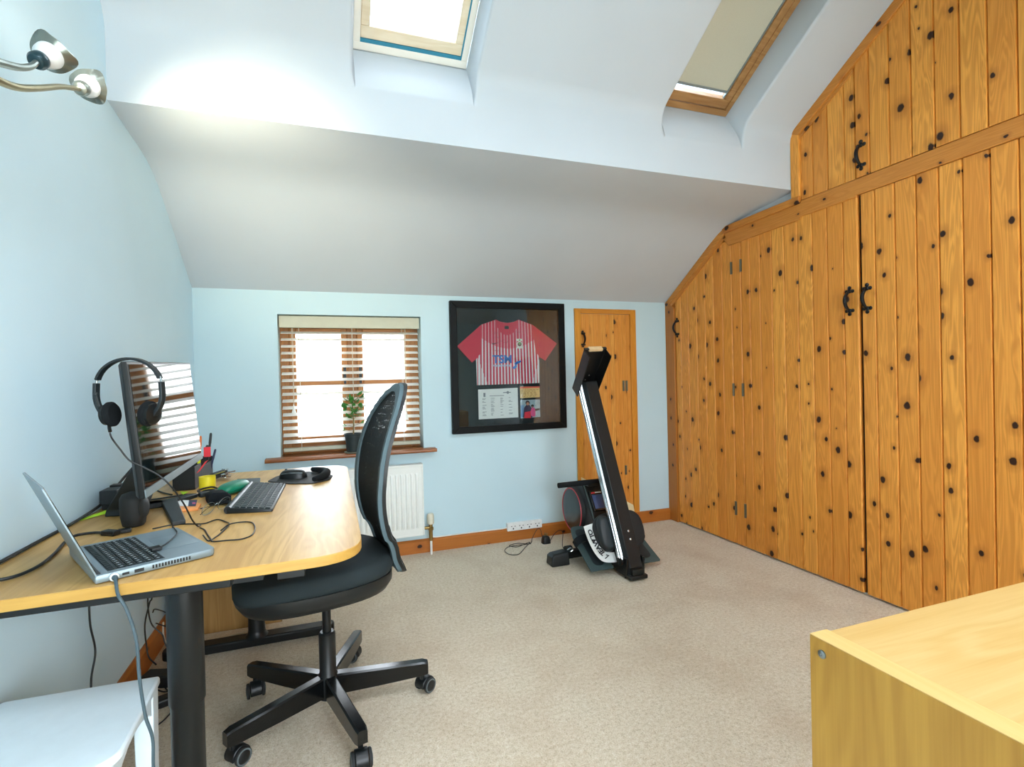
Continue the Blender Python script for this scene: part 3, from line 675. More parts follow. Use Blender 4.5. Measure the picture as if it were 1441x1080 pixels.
# ------------------------------------------------------------------ radiator, socket strip
ra = thing('radiator', 'white ribbed panel radiator on the wall below the oak window', 'radiator', (.157, YB, .13))
RX0, RX1, RZ0, RZ1 = -.27, .567, .140, .598; yr = YB-.088
m = MB(); pts = []; x = RX0+.02
m.box(RX0+.012, RX1-.012, yr+.012, yr+.022, RZ0+.01, RZ1-.012)
m.build('rear_panel', M['rad'], ra)
m = MB(); m.box(RX0+.01, RX1-.01, yr+.003, yr+.012, RZ0+.005, RZ1-.014)
nr = 25; sp = (RX1-RX0-.05)/nr
for k in range(nr):
    a = RX0+.025+k*sp+.005; b = a+sp-.012
    lo, hi = RZ0+.045, RZ1-.055
    m._add([(a,yr+.003,lo),(b,yr+.003,lo),(b,yr+.003,hi),(a,yr+.003,hi),(a+.005,yr-.004,lo+.014),(b-.005,yr-.004,lo+.014),(b-.005,yr-.004,hi-.014),(a+.005,yr-.004,hi-.014)], [(4,5,6,7),(0,1,5,4),(1,2,6,5),(2,3,7,6),(3,0,4,7)])
m.build('ribbed_panel', M['rad'], ra)
m = MB(); m.box(RX0, RX1, yr-.002, YB-.03, RZ1-.014, RZ1); m.build('top_grille', M['rad'], ra, bevel=.002)
for x in (RX0, RX1-.010):
    m = MB(); m.box(x, x+.010, yr-.002, YB-.03, RZ0, RZ1-.012); m.build('side_panel', M['rad'], ra, bevel=.002)
m = MB(); m.box(RX0+.01, RX1-.01, yr+.002, YB-.035, RZ0-.004, RZ0+.006); m.build('base_edge', M['rad'], ra)
for x in (-.15, .42): m = MB(); m.box(x,x+.04,YB-.04,YB-.001,RZ0+.05,RZ1-.05); m.build('bracket', M['rad'], ra)
m = MB(); vx = .612; m.cyl((RX1-.002,yr+.025,.175),(vx,yr+.025,.175),.010,n=12); m.cyl((vx,yr+.025,.09),(vx,yr+.025,.205),.012,n=12); m.lathe((vx,yr+.025,.155),(0,0,1),[(.012,0),(.018,.004),(.018,.022),(.012,.026)],6)
vb = m.build('valve_body', M['brass'], ra)
m = MB(); m.lathe((vx,yr+.025,.198),(0,0,1),[(.019,0),(.022,.006),(.022,.052),(.019,.066),(.012,.070)],18); m.build('valve_head', plain('valve_white','dcd9c6',.45), vb)
m = MB(); m.cyl((vx,yr+.025,.0),(vx,yr+.025,.10),.0075,n=12); m.build('pipe', M['white_pl'], ra)
so = thing('socket_strip', 'white four-gang socket strip fixed just above the pine baseboard', 'socket strip', (1.28, YB, .07))
m = MB(); m.box(1.150, 1.410, YB-.034, YB-.0166, .073, .128); m.box(1.150,1.410,YB-.017,YB-.001,.0885,.128); bdy = m.build('body', M['white_pl'], so, bevel=.004)
for k in range(4):
    x = 1.193+k*.060; m = MB()
    m.box(x-.004,x+.004,YB-.0348,YB-.034,.084,.094); m.box(x-.016,x-.009,YB-.0348,YB-.034,.103,.108); m.box(x+.009,x+.016,YB-.0348,YB-.034,.103,.108)
    m.build('socket_holes', M['sockethole'], bdy)
c = cable('socket_lead', [(1.150,YB-.02,.098),(1.11,YB-.018,.094),(1.00,YB-.012,.0935),(.80,YB-.011,.093),(.66,YB-.011,.093),(.63,YB-.012,.10)], .0042, M['white_pl'])
tag(c, 'white mains lead running along the baseboard top to the radiator valve', 'cable')
# ------------------------------------------------------------------ desk
DZ = .733
dk = thing('desk', 'oak veneer desk on black T legs standing along the left wall', 'desk', (-.32, 1.95, 0))
out = rounded([(XL+.004,1.247),(.072,1.268),(.080,2.655),(XL+.004,2.655)], [.0,.13,.11,.02], 10)
m = MB(); m.prism([(x,y,DZ-.024) for x, y in out], (0,0,.0235)); m.build('desk_edge', M['desk_edge'], dk, bevel=.002)
m = MB(); m.prism([(x*.9985-.0005,1.95+(y-1.95)*.9975,DZ-.0008) for x, y in out], (0,0,.0008)); m.build('desktop', M['desk'], dk)
m = MB(); m.box(XL+.03,-.21,1.275,1.315,DZ-.044,DZ-.0245); m.box(-.62,-.56,1.30,2.60,DZ-.052,DZ-.0245); m.box(-.12,-.06,1.30,2.60,DZ-.052,DZ-.0245); m.box(XL+.08,-.05,2.56,2.60,DZ-.052,DZ-.0245)
m.build('under_frame', M['blackm'], dk, bevel=.002)
for y in (1.345, 2.485):
    m = MB(); m.box(-.62,-.15,y-.035,y+.035,DZ-.050,DZ-.0245); m.lathe((-.315,y,0),(0,0,1),[(.050,.045),(.036,.06),(.033,.075),(.033,.42),(.036,.425),(.036,DZ-.05)],28)
    lg = m.build('leg', M['blackm'], dk)
    m = MB(); pr = rounded([(-.665,y-.033),(.002,y-.033),(.002,y+.033),(-.665,y+.033)], .032, 6); m.prism([(x,yy,.012) for x, yy in pr], (0,0,.038)); m.build('foot', M['blackm'], lg, bevel=.006)
    m = MB(); m.cyl((-.62,y,.0),(-.62,y,.013),.016,n=14); m.cyl((-.05,y,.0),(-.05,y,.013),.016,n=14); m.build('glide', M['rubber'], lg)
# oak drawer unit below the far end of the desk
du = thing('drawer_unit', 'oak drawer unit on the carpet under the far end of the desk', 'drawer unit', (-.45, 2.93, 0))
m = MB(); m.box(-.700,-.232,2.690,3.16,.0,.56); m.build('body', M['ped'], du, bevel=.003)
m = MB()
for z in (.02,.20,.38): m.box(-.232,-.214,2.695,3.155,z,z+.172)
fr = m.build('drawer_front', M['ped'], du, bevel=.003)
m = MB()
for z in (.105,.285,.465): m.bar((-.204,2.86,z),(-.204,2.99,z),.010,.010); m.box(-.214,-.204,2.862,2.870,z-.004,z+.004); m.box(-.214,-.204,2.980,2.988,z-.004,z+.004)
m.build('handle', M['steel'], fr)

# ------------------------------------------------------------------ office chair
cx, cy = -.023, 1.900
ch = thing('office_chair', 'black mesh-backed swivel chair pushed up to the oak desk', 'office chair', (cx, cy, 0))
m = MB(); m.lathe((cx,cy,0),(0,0,1),[(.030,.048),(.034,.052),(.034,.125),(.0275,.135),(.0275,.268),(.022,.275)],28); m.build('column', M['black'], ch)
m = MB(); m.cyl((cx,cy,.27),(cx,cy,.43),.0145,n=20); m.build('gas_lift', M['blackm'], ch)
for a in (142, 70, -3.5, -74, 213):
    t = math.radians(a); d = V((math.cos(t), math.sin(t), 0)); sd = V((-d.y, d.x, 0))
    p0 = V((cx,cy,0)) + d*.030; p1 = V((cx,cy,0)) + d*.342
    m = MB(); rings = []
    for f, zb, zt, w in ((0,.060,.128,.019),(.5,.064,.122,.0185),(.94,.070,.117,.018),(1.0,.073,.112,.015)):
        c = p0.lerp(p1, f); rings.append([c+sd*w+V((0,0,zb)), c+sd*w+V((0,0,zt-.005)), c+sd*(w-.005)+V((0,0,zt)), c-sd*(w-.005)+V((0,0,zt)), c-sd*w+V((0,0,zt-.005)), c-sd*w+V((0,0,zb))])
    m.loft(rings); lg = m.build('base_leg', M['blackg'], ch)
    cc = V((cx,cy,0)) + d*.320; rt_ = math.radians(a*1.7+40); wd = V((math.cos(rt_), math.sin(rt_), 0)); ws = V((-wd.y, wd.x, 0)); wc = cc + wd*.016
    m = MB(); m.cyl(cc+V((0,0,.05)), cc+V((0,0,.075)), .008, n=10)
    hood = []
    for s_ in (-.019, -.017, .017, .019):
        r = .0275 if abs(s_) > .018 else .0295
        hood.append([wc + ws*s_ + wd*math.cos(q)*r + V((0,0,.027+math.sin(q)*r)) for q in [math.radians(-20+ k*14) for k in range(16)]] + [wc+ws*s_+V((0,0,.030))])
    m.loft(hood); cs = m.build('caster', M['black'], lg)
    m = MB()
    for s_ in (-1, 1):
        c = wc + V((0,0,.0265)); m = MB(); m.lathe(c+ws*s_*.0195, ws*s_, [(.020,0),(.0262,.001),(.0262,.008),(.0235,.0098)], 24); m.build('wheel', M['rubber'], cs)
        m = MB(); m.lathe(c+ws*s_*.0290, ws*s_, [(.0236,0),(.0236,.0008),(.0195,.0012),(.0195,.0)], 24, caps=False); m.build('wheel_ring', M['greyrub'], cs)
        m = MB(); m.lathe(c+ws*s_*.0288, ws*s_, [(.0196,0),(.017,.002),(.008,.0035),(0.0,.0037)], 20); m.build('wheel_cap', M['black'], cs)
# seat: facing the desk (-x), turned a few degrees
fa = math.radians(188.5); F = V((math.cos(fa), math.sin(fa), 0)); S = V((-F.y, F.x, 0)); O = V((cx,cy,0))
def seat_ring(sc, z, sl=0.0, front=0.0):
    r = []
    for i in range(40):
        q = 2*PI*i/40; c, s_ = math.cos(q), math.sin(q); n = 3.2
        u = (abs(c)**(2/n))*(1 if c > 0 else -1); v = (abs(s_)**(2/n))*(1 if s_ > 0 else -1)
        w = 1.0 - .10*max(0,-u)
        fz = -.030*max(0,u)**3*front
        r.append(O + F*(u*.250*sc + .035) + S*(v*.248*sc*w) + V((0,0,z+fz)))
    return r
m = MB(); m.loft([seat_ring(.82,.430), seat_ring(.93,.440), seat_ring(.985,.462), seat_ring(.985,.492)]); m.build('seat_shell', M['black'], ch, angle=60)
m = MB(); m.loft([seat_ring(.975,.4925,0,1), seat_ring(1.0,.505,0,1), seat_ring(1.0,.520,0,1), seat_ring(.97,.538,0,1), seat_ring(.90,.546,0,1), seat_ring(.6,.540,0,.6), seat_ring(.2,.532)])
m.build('seat_cushion', M['seat'], ch, angle=80)
m = MB(); m.obox(O+F*.02+V((0,0,.418)), F, S, (0,0,1), (.11,.07,.020)); m.build('tilt_mechanism', M['black'], ch, bevel=.004)
# back: knit stretched in a grey edge, curved in profile
prof = [(z, d+.002) for z, d in ([(.455,.234),(.475,.228),(.52,.208),(.57,.196),(.62,.176),(.68,.164),(.74,.160),(.80,.164),(.86,.172),(.92,.186),(.98,.206),(1.04,.230),(1.085,.250),(1.12,.268)])]
def prof_at(t):
    t = max(0, min(1, t))*(len(prof)-1); i = min(int(t), len(prof)-2); f = t-i
    p = [V((*prof[max(0,min(len(prof)-1,i+k))],0)) for k in (-1,0,1,2)]
    a, b, c, d = p; q = .5*((2*b)+(c-a)*f+(2*a-5*b+4*c-d)*f*f+(3*b-a-3*c+d)*f**3); return q.x, q.y
zlist = [prof_at(i/200) for i in range(201)]
def back_pt(u, z, off=0.0):
    """u sideways, z up; off behind the surface"""
    k = min(range(201), key=lambda i: abs(zlist[i][0]-z)); d = zlist[k][1]
    wrap = -.018*(u/.2)**2*(1.0 if z > .6 else .5)
    return O - F*(d+wrap+off) + S*u + V((0,0,z))
outl = rounded([(-.110,.458),(.110,.458),(.175,.62),(.196,.80),(.191,.93),(.168,1.025),(.112,1.092),(.036,1.126),(-.036,1.126),(-.112,1.092),(-.168,1.025),(-.191,.93),(-.196,.80),(-.175,.62)], [.06,.06,.3,.3,.3,.2,.2,.15,.15,.2,.2,.3,.3,.3], 8)
def dense(poly, step=.012):
    o_ = []; n = len(poly)
    for i in range(n):
        a, b = V((*poly[i],0)), V((*poly[(i+1)%n],0)); k = max(1, int((b-a).length/step))
        o_ += [(a.lerp(b, j/k).x, a.lerp(b, j/k).y) for j in range(k)]
    return o_
dl = dense(outl)
def inset(p, d):
    u, z = p; cz = .79; L = math.hypot(u/.2, (z-cz)/.33); k = 1 - d/ (math.hypot(u, (z-cz))+1e-6); return u*k, cz+(z-cz)*k
ring_o = [(u, z) for u, z in dl]
m = MB(); rings = []
for u, z in ring_o:
    a = inset((u,z), .002); b = inset((u,z), .030); rings.append([back_pt(*a,-.004), back_pt(*b,-.006), back_pt(*b,.008), back_pt(*a,.010)])
m.loft(rings, closed=True); m.build('back_edge', M['greyedge'], ch, angle=50)
m = MB(); rings = []
for u, z in ring_o:
    a = inset((u,z), -.001); b = inset((u,z), .022); rings.append([back_pt(*a,.010), back_pt(*b,.010), back_pt(*b,.024), back_pt(*a,.022)])
m.loft(rings, closed=True); m.build('back_frame', M['black'], ch, angle=50)
inn = [inset(p, .026) for p in ring_o]
m = MB(); nrad = 14; rows = []
for k in range(nrad):
    f = 1 - k/nrad; rows.append([back_pt(u*f, .79+(z-.79)*f, .001) for u, z in inn])
m.loft(rows, caps=False); 
n_ = len(inn); m._add(rows[-1]+[back_pt(0,.79,.001)], [(i,(i+1)%n_,n_) for i in range(n_)])
m.build('mesh_back', M['mesh'], ch, angle=180)
def bz(z): return back_pt(0, z, .02)
m = MB(); q = [O+F*-.05+V((0,0,.425)), O-F*.16+V((0,0,.425)), back_pt(0,.50,.022), back_pt(0,.55,.020), back_pt(0,.62,.016)]
m.tube(smoothline(q,6), .016, 10); m.build('back_support', M['black'], ch)
m = MB(); m.grid(lambda a, b: back_pt((a-.5)*2*(.096+.050*b), .464+b*.18, .003), 10, 10, thick=-F*.024); m.build('lumbar_plate', M['black'], ch, angle=60)

# ------------------------------------------------------------------ step stool by the camera
sl = thing('stool', 'white painted wooden stool on the carpet below the near end of the desk', 'stool', (-.53, 1.28, 0))
so_ = .45
m = MB(); tp = rounded([(-.690,1.118),(-.420,1.118),(-.380,1.150),(-.388,1.432),(-.690,1.444)], [.02,.04,.05,.012,.012], 6); m.prism([(x,y,so_-.018) for x, y in tp], (0,0,.018)); m.build('seat', M['stool'], sl, bevel=.005)
for x, y in ((-.412,1.405),(-.662,1.405),(-.412,1.165),(-.662,1.165)):
    m = MB(); m.loft([[V((x-.016,y-.016,0)),V((x+.016,y-.016,0)),V((x+.016,y+.016,0)),V((x-.016,y+.016,0))],[V((x-.020,y-.020,so_-.019)),V((x+.020,y-.020,so_-.019)),V((x+.020,y+.020,so_-.019)),V((x-.020,y+.020,so_-.019))]]); m.build('leg', M['stool'], sl, bevel=.003)
def apron(p, q, n):
    m = MB(); p, q = V(p), V(q); k = 16; lo = []; 
    for i in range(k+1):
        t = i/k; lo.append(p.lerp(q,t)+V((0,0,-.050+.030*math.sin(PI*t)**.7)))
    m.prism(lo + [q, p], V(n)*.014); return m.build('apron', M['stool'], sl, bevel=.002)
zt = so_-.019
apron((-.395,1.185,zt),(-.395,1.386,zt),(-1,0,0)); apron((-.680,1.185,zt),(-.680,1.386,zt),(1,0,0)); apron((-.642,1.420,zt),(-.432,1.420,zt),(0,-1,0)); apron((-.642,1.150,zt),(-.432,1.150,zt),(0,1,0))

# ------------------------------------------------------------------ oak unit, front right
un = thing('oak_unit', 'oak veneer storage unit in front of the pine wardrobe, near the camera', 'storage unit', (1.2, .15, 0))
ux0, uy1, uz = .660, .572, .745
m = MB(); m.box(ux0, ux0+.034, -.40, uy1, 0, uz-.001); m.build('side_panel', M['cab_side'], un, bevel=.0015)
m = MB(); m.box(ux0+.0004, ux0+.0336, -.3996, uy1-.0004, uz-.001, uz); m.build('edge_band', M['cab_edge'], un)
m = MB(); m.box(ux0+.0345, 1.60, -.40, uy1-.004, uz-.034, uz-.001); m.build('top_panel', M['cab_top'], un, bevel=.0015)
m = MB(); m.box(1.6005, 1.634, -.40, uy1, 0, uz); m.build('side_panel', M['cab_side'], un, bevel=.0015)
m = MB(); m.box(ux0+.0345, 1.60, uy1-.030, uy1-.006, .02, uz-.035); m.build('rear_panel', M['cab_side'], un)
m = MB(); m.box(ux0+.0345, 1.60, -.38, uy1-.031, .05, .072); m.box(ux0+.0345, 1.60, -.38, uy1-.031, .38, .40); m.build('shelf', M['cab_side'], un)
m = MB(); m.lathe((ux0,uy1-.021,uz-.021),(-1,0,0),[(.006,0),(.006,.0018),(.0048,.0026),(0.0018,.0027),(0.0,.0012)],16); m.build('cam_screw', M['steel'], un)
# ------------------------------------------------------------------ monitor
mo = thing('monitor', 'wide black computer monitor on a splayed stand at the wall side of the desk', 'monitor', (-.62, 1.99, DZ))
MA = V((-.453,1.582,.863)); MBp = V((-.446,2.190,.883)); MU = (MBp-MA).normalized(); MW = (MBp-MA).length
tq = math.radians(4.5); nx = V((MU.y,-MU.x,0)).normalized(); up0 = nx.cross(MU); up0 = up0 if up0.z > 0 else -up0; MN = nx*math.cos(tq)+up0*math.sin(tq); MUP = MN.cross(MU); MUP = MUP if MUP.z > 0 else -MUP
def mp(u, v, d=0.0): return MA + MU*u + MUP*v + MN*d       # along the screen, up, out towards the viewer side
MH = .333
m = MB(); rings = []
for d, e in ((.0,0),(-.012,.0),(-.022,.012),(-.036,.06)):
    rings.append([mp(-.004+e,-.020+e*.6,d), mp(MW+.004-e,-.020+e*.6,d), mp(MW+.004-e,MH+.004-e*.6,d), mp(-.004+e,MH+.004-e*.6,d)])
m.loft(rings); m.build('housing', M['black'], mo, bevel=.002)
m = MB(); m.prism([mp(.006,.004,.0003), mp(MW-.006,.004,.0003), mp(MW-.006,MH-.004,.0003), mp(.006,MH-.004,.0003)], MN*.0012); m.build('screen', M['screen'], mo, smooth=False)
m = MB(); m.prism([mp(-.003,-.0195,.0002), mp(MW+.003,-.0195,.0002), mp(MW+.003,.002,.0002), mp(-.003,.002,.0002)], MN*.003); m.build('chin', M['bezel'], mo, bevel=.001)
m = MB(); hub = V((-.615,2.005,DZ)); top = mp(MW/2,.10,-.034)
m.loft([[hub+V((-.045,-.075,.0)), hub+V((.045,-.095,.0)), hub+V((.045,.055,0)), hub+V((-.045,.055,0))],
        [hub+V((-.042,-.070,.018)), hub+V((.045,-.085,.018)), hub+V((.045,.050,.018)), hub+V((-.042,.050,.018))],
        [top+V((-.055,-.050,-.06)), top+V((.0,-.050,-.06)), top+V((.0,.050,-.06)), top+V((-.055,.050,-.06))],
        [top+V((-.045,-.045,.06)), top+V((.002,-.045,.06)), top+V((.002,.045,.06)), top+V((-.045,.045,.06))]])
m.build('neck', M['dark'], mo, bevel=.004)
K = V((-.512,2.032,DZ+.009))
for e in (V((-.412,1.722,DZ+.009)), V((-.462,2.135,DZ+.009))):
    m = MB(); m.bar(hub+V((.03,.0,.009)), K, .050, .0175); d = (e-K).normalized(); sd = V((-d.y,d.x,0))
    m.loft([[K-d*.015+sd*w*.023+V((0,0,h)) for w, h in ((-1,-.009),(1,-.009),(1,.009),(-1,.009))], [e+sd*w*.017+V((0,0,h)) for w, h in ((-1,-.009),(1,-.009),(1,.005),(-1,.005))]])
    m.build('foot', M['dark'], mo, bevel=.003)

# ------------------------------------------------------------------ headset hanging on the monitor corner
HY = 1.605
hs = thing('headset', 'black headset with ear pads hooked over the near top corner of the monitor', 'headset', (-.485, HY, 1.20))
HC, HS = math.cos(math.radians(-25)), math.sin(math.radians(-25))
def hp(x, z, y=0.0): return V((-.487 + x*1.26*HC - y*HS, HY + x*1.26*HS + y*HC, 1.205 + z))
def band(t0, t1, n=20): return [hp(.0715*math.sin(math.radians(a)), -.078+.078*math.cos(math.radians(a)) if abs(a) < 90 else -.078-(abs(a)-90)/90*.10) for a in [t0+(t1-t0)*i/n for i in range(n+1)]]
def arc(a0, a1, r, zc, n=20): return [hp(r*math.sin(math.radians(a0+(a1-a0)*i/n)), zc + r*1.02*math.cos(math.radians(a0+(a1-a0)*i/n))) for i in range(n+1)]
pts = arc(-74, 74, .0725, -.072)
nm = [p-hp(0,-.072) for p in pts]
m = MB(); m.sweep(pts, nm, .016, .0065); m.build('headband', M['dark'], hs, bevel=.001)
for sg in (-1, 1):
    p1 = hp(sg*.0700, -.046); p2 = hp(sg*.0735, -.066); p3 = hp(sg*.0735, -.10); p4 = hp(sg*.066, -.128); p5 = hp(sg*.052, -.150)
    m = MB(); m.tube(smoothline([p1,p2],3), .0028, 8); m.build('slider', M['steel'], hs)
    m = MB(); q = smoothline([hp(sg*.0725,-.060),p3,p4,p5],5); m.sweep(q, [p-hp(0,-.08) for p in q], .015, .009); arm = m.build('yoke', M['dark'], hs, bevel=.0015)
    c = hp(sg*.050, -.143); ax = (V((-sg*HC, -sg*HS, .10)) + V((0,.22,0))*(1 if sg < 0 else 0)).normalized()
    m = MB(); m.lathe(c-ax*.006, ax, [(.016,-.004),(.027,0),(.027,.008),(.022,.010)], 22); e = m.build('ear_cup', M['black'], arm)
    m = MB(); m.lathe(c+ax*.002, ax, [(.028,0),(.0325,.004),(.0325,.012),(.027,.017),(.014,.018)], 24); m.build('ear_pad', M['foam'], hs)
m = MB(); m.tube(smoothline([hp(-.049,-.150), hp(-.060,-.118,-.010), hp(-.0635,-.090,-.014)],6), .0034, 8, ); m.sphere(hp(-.0635,-.088,-.014), .0052); m.build('microphone_boom', M['dark'], hs)
m = MB(); m.tube(smoothline([hp(-.046,-.160), hp(-.042,-.176,-.006), hp(-.036,-.186,-.012)],4), .0042, 8); m.build('strain_relief', M['black'], hs)
c = cable('headset_cable', [hp(-.034,-.191,-.015),(-.509,1.552,1.005),(-.492,1.548,.978),(-.471,1.545,.948),(-.441,1.545,.928),(-.410,1.547,.905),(-.386,1.556,.872),(-.368,1.59,.82),(-.358,1.63,.765),(-.352,1.66,.740),(-.350,1.685,.7355)], .0021, M['cable'])
tag(c, 'thin black cord hanging from the left ear cup of the headset to the desk', 'cable')

# ------------------------------------------------------------------ laptop
lp = thing('laptop', 'open silver laptop on the near end of the oak desk', 'laptop', (-.42, 1.44, DZ))
LB, LR, LT = V((-.452,1.268,DZ)), V((-.256,1.376,DZ)), V((-.372,1.640,DZ))
LX = (LR-LB).normalized(); LY = V((-LX.y, LX.x, 0)); LD = (LR-LB).length; LW = (LT-LR).length
def lpt(a, b, h): return LB + LX*a + LY*b + V((0,0,h))     # a from the hinge to the user, b along the hinge
m = MB(); base = rounded([(0,0),(LD,0),(LD,LW),(0,LW)], [.004,.014,.014,.004], 5)
m.loft([[lpt(a*.99+.001,b*.99+.0015,.002) for a,b in base], [lpt(a,b,.006) for a,b in base], [lpt(a,b,.0165) for a,b in base], [lpt(a*.995+.0005,b*.995+.0007,.0178) for a,b in base]]); m.build('base', M['lap'], lp, angle=50)
m = MB(); m.prism([lpt(a,b,.0178) for a,b in ((.024,.018),(.024,LW-.018),(.126,LW-.018),(.126,.018))], (0,0,.0004)); kb = m.build('keyboard_tray', M['lapd'], lp)
m = MB(); rows = 6
for r in range(rows):
    a0 = .026 + r*.0166; n = 15 if r < 5 else 10; bw = (LW-.040)/n; hgt = .0142 if r else .010
    for k in range(n):
        b0 = .020+k*bw; m.prism([lpt(a0,b0+.0008,.0182), lpt(a0+hgt,b0+.0008,.0182), lpt(a0+hgt,b0+bw-.0012,.0182), lpt(a0,b0+bw-.0012,.0182)], (0,0,.0012))
m.build('keys', M['keyc'], kb, smooth=False)
m = MB()
for r in range(1,6):
    for k in range(15):
        b0 = .020+k*(LW-.040)/15; a0 = .026+r*.0166; m.prism([lpt(a0+.004,b0+.006,.0194), lpt(a0+.009,b0+.006,.0194), lpt(a0+.009,b0+.0085,.0194), lpt(a0+.004,b0+.0085,.0194)], (0,0,.0002))
m.build('key_lettering', plain('key_legend','b5c0c4',.6), kb, smooth=False)
m = MB(); m.prism([lpt(a,b,.0179) for a,b in ((.140,.085),(.140,.205),(LD-.008,.205),(LD-.008,.085))], (0,0,.0003)); m.build('touchpad', M['pad'], lp)
m = MB()
for k in range(13): m.prism([lpt(.098+k*.0058,-.0006,.006), lpt(.1015+k*.0058,-.0006,.006), lpt(.1015+k*.0058,-.0006,.0135), lpt(.098+k*.0058,-.0006,.0135)], LY*.001)
m.prism([lpt(.045,-.0006,.007), lpt(.057,-.0006,.007), lpt(.057,-.0006,.012), lpt(.045,-.0006,.012)], LY*.001); m.prism([lpt(.066,-.0006,.006), lpt(.083,-.0006,.006), lpt(.083,-.0006,.013), lpt(.066,-.0006,.013)], LY*.001)
m.build('ports', M['black'], lp)
ld = math.radians(112); LZ = LX*math.cos(ld) + V((0,0,math.sin(ld))); LN = LX*math.sin(ld) - V((0,0,math.cos(ld)))
hg = lpt(.006,0,.016); LH = .212
def lid(b, v, d=0.0): return hg + LY*b + LZ*v + LN*d
m = MB(); lo = rounded([(.0,.0),(LW,0),(LW,LH),(0,LH)], [.002,.002,.010,.010], 4); m.loft([[lid(b,v,-.0045) for b,v in lo], [lid(b,v,-.001) for b,v in lo]]); l_ = m.build('lid', M['lap'], lp, bevel=.001)
m = MB(); m.prism([lid(b,v,-.001) for b,v in ((.002,.010),(LW-.002,.010),(LW-.002,LH-.002),(.002,LH-.002))], LN*.0012); m.build('screen', M['screen'], l_)
m = MB(); m.cyl(lpt(.006,.012,.017), lpt(.006,LW-.012,.017), .0055, n=12); m.build('hinge', M['lapd'], lp)
c = V((-.398,1.268,DZ+.010)); pl = lpt(.030,-.0012,.0095)
m = MB(); dr_ = -LY; m.lathe(pl, dr_, [(.0048,0),(.0052,.003),(.0052,.016),(.0035,.019)], 14); m.lathe(pl, dr_, [(.0075,.001),(.0085,.003),(.0085,.006),(.0075,.008)], 18, 1)
m.tube(smoothline([pl+dr_*.016, V((-.400,1.226,.722)), V((-.385,1.222,.690)), V((-.371,1.222,.63)), V((-.368,1.222,.56)), V((-.364,1.224,.505)), (-.3595,1.226,.465), (-.350,1.228,.42), (-.350,1.228,.35), (-.345,1.235,.18), (-.340,1.245,.06), (-.336,1.265,.006), (-.330,1.295,.004)], 8), .0032, 8)
tag(m.build('laptop_charger', [M['cablegrey'], plain('connector_ring','dfe7e8',.3)], origin=pl), 'dark grey charger lead plugged into the laptop and hanging past the white stool', 'charger cable')
# receiver with a lead lying on the touchpad
m = MB(); cpt = lpt(.136,.125,.0185); m.obox(lpt(.128,.096,.0225), LX, LY, (0,0,1), (.011,.013,.0038)); 
b_ = m.build('cord_remote', M['black'], origin=lpt(.128,.096,.0187), bevel=.002); tag(b_, 'small black cord remote lying beside the laptop keyboard', 'remote')
m = MB(); m.tube(smoothline([lpt(.138,.100,.0215), lpt(.160,.130,.0205), lpt(.190,.180,.0203), lpt(.205,.215,.0203), lpt(.212,.262,.0205), lpt(.216,.292,.0203), lpt(.222,.312,.004)+V((0,0,0))],6), .0016, 6)
tag(m.build('remote_lead', M['cable'], origin=lpt(.138,.100,.02)), 'thin black lead running from the cord remote across the laptop touchpad', 'cable')

# ------------------------------------------------------------------ loose things on the desk
def on_desk(n, label, cat, pts, r=.0018, mat='cable', group=None):
    return tag(cable(n, pts, r, M[mat]), label, cat, group)
z0 = DZ+.0025
on_desk('usb_lead', 'black lead looping in front of the keyboard on bare oak', 'cable', [(-.47,1.700,z0),(-.428,1.725,z0),(-.387,1.716,z0),(-.345,1.70,z0),(-.318,1.735,z0),(-.289,1.697,z0),(-.272,1.65,z0+.002),(-.279,1.57,z0),(-.288,1.50,z0),(-.25,1.490,z0),(-.217,1.487,z0),(-.197,1.519,z0),(-.199,1.591,z0),(-.215,1.654,z0),(-.244,1.672,z0),(-.270,1.642,z0+.004),(-.284,1.60,z0)])
on_desk('earphone_lead', 'short black lead curling beside the laptop corner', 'cable', [(-.345,1.655,z0),(-.328,1.625,z0),(-.312,1.575,z0),(-.293,1.517,z0),(-.298,1.508,z0),(-.318,1.556,z0+.003)])
on_desk('power_lead', 'thick black lead curving over the desk behind the laptop lid', 'cable', [(-.700,1.36,DZ+.0045),(-.66,1.37,DZ+.0045),(-.630,1.39,DZ+.0045),(-.618,1.45,DZ+.0045),(-.627,1.54,DZ+.0045),(-.647,1.643,DZ+.0045),(-.648,1.705,DZ+.0045),(-.612,1.716,DZ+.0045),(-.578,1.695,DZ+.006)], .0036)
m = MB(); m.obox((-.562,1.684,DZ+.0075), (.8,-.55,0), (.55,.8,0), (0,0,1), (.022,.011,.0065)); m.obox((-.535,1.698,DZ+.006), (.8,.2,0), (-.2,.8,0), (0,0,1), (.015,.012,.005))
tag(m.build('cable_connector', M['black'], origin=(-.56,1.684,DZ), bevel=.002), 'black connector joining two leads behind the laptop', 'connector')
on_desk('wall_lead', 'black lead lying along the wall edge of the desk and up behind the monitor', 'cable', [(-.7155,1.255,DZ+.006),(-.7155,1.50,DZ+.006),(-.714,1.70,DZ+.006),(-.712,1.88,DZ+.0065),(-.706,2.04,.752),(-.702,2.13,.778),(-.690,2.20,.812),(-.665,2.24,.852),(-.62,2.22,.90)], .0042)
on_desk('monitor_lead', 'black lead running on the desk from the monitor stand to the pen organiser', 'cable', [(-.618,2.125,DZ+.004),(-.568,2.144,DZ+.004),(-.53,2.165,DZ+.004),(-.50,2.178,DZ+.004),(-.462,2.170,DZ+.004)], .003)
on_desk('monitor_power_lead', 'black lead dropping from behind the monitor to the desk', 'cable', [(-.64,2.36,.83),(-.655,2.38,.77),(-.640,2.36,DZ+.004),(-.59,2.262,DZ+.004),(-.545,2.20,DZ+.004)], .003)
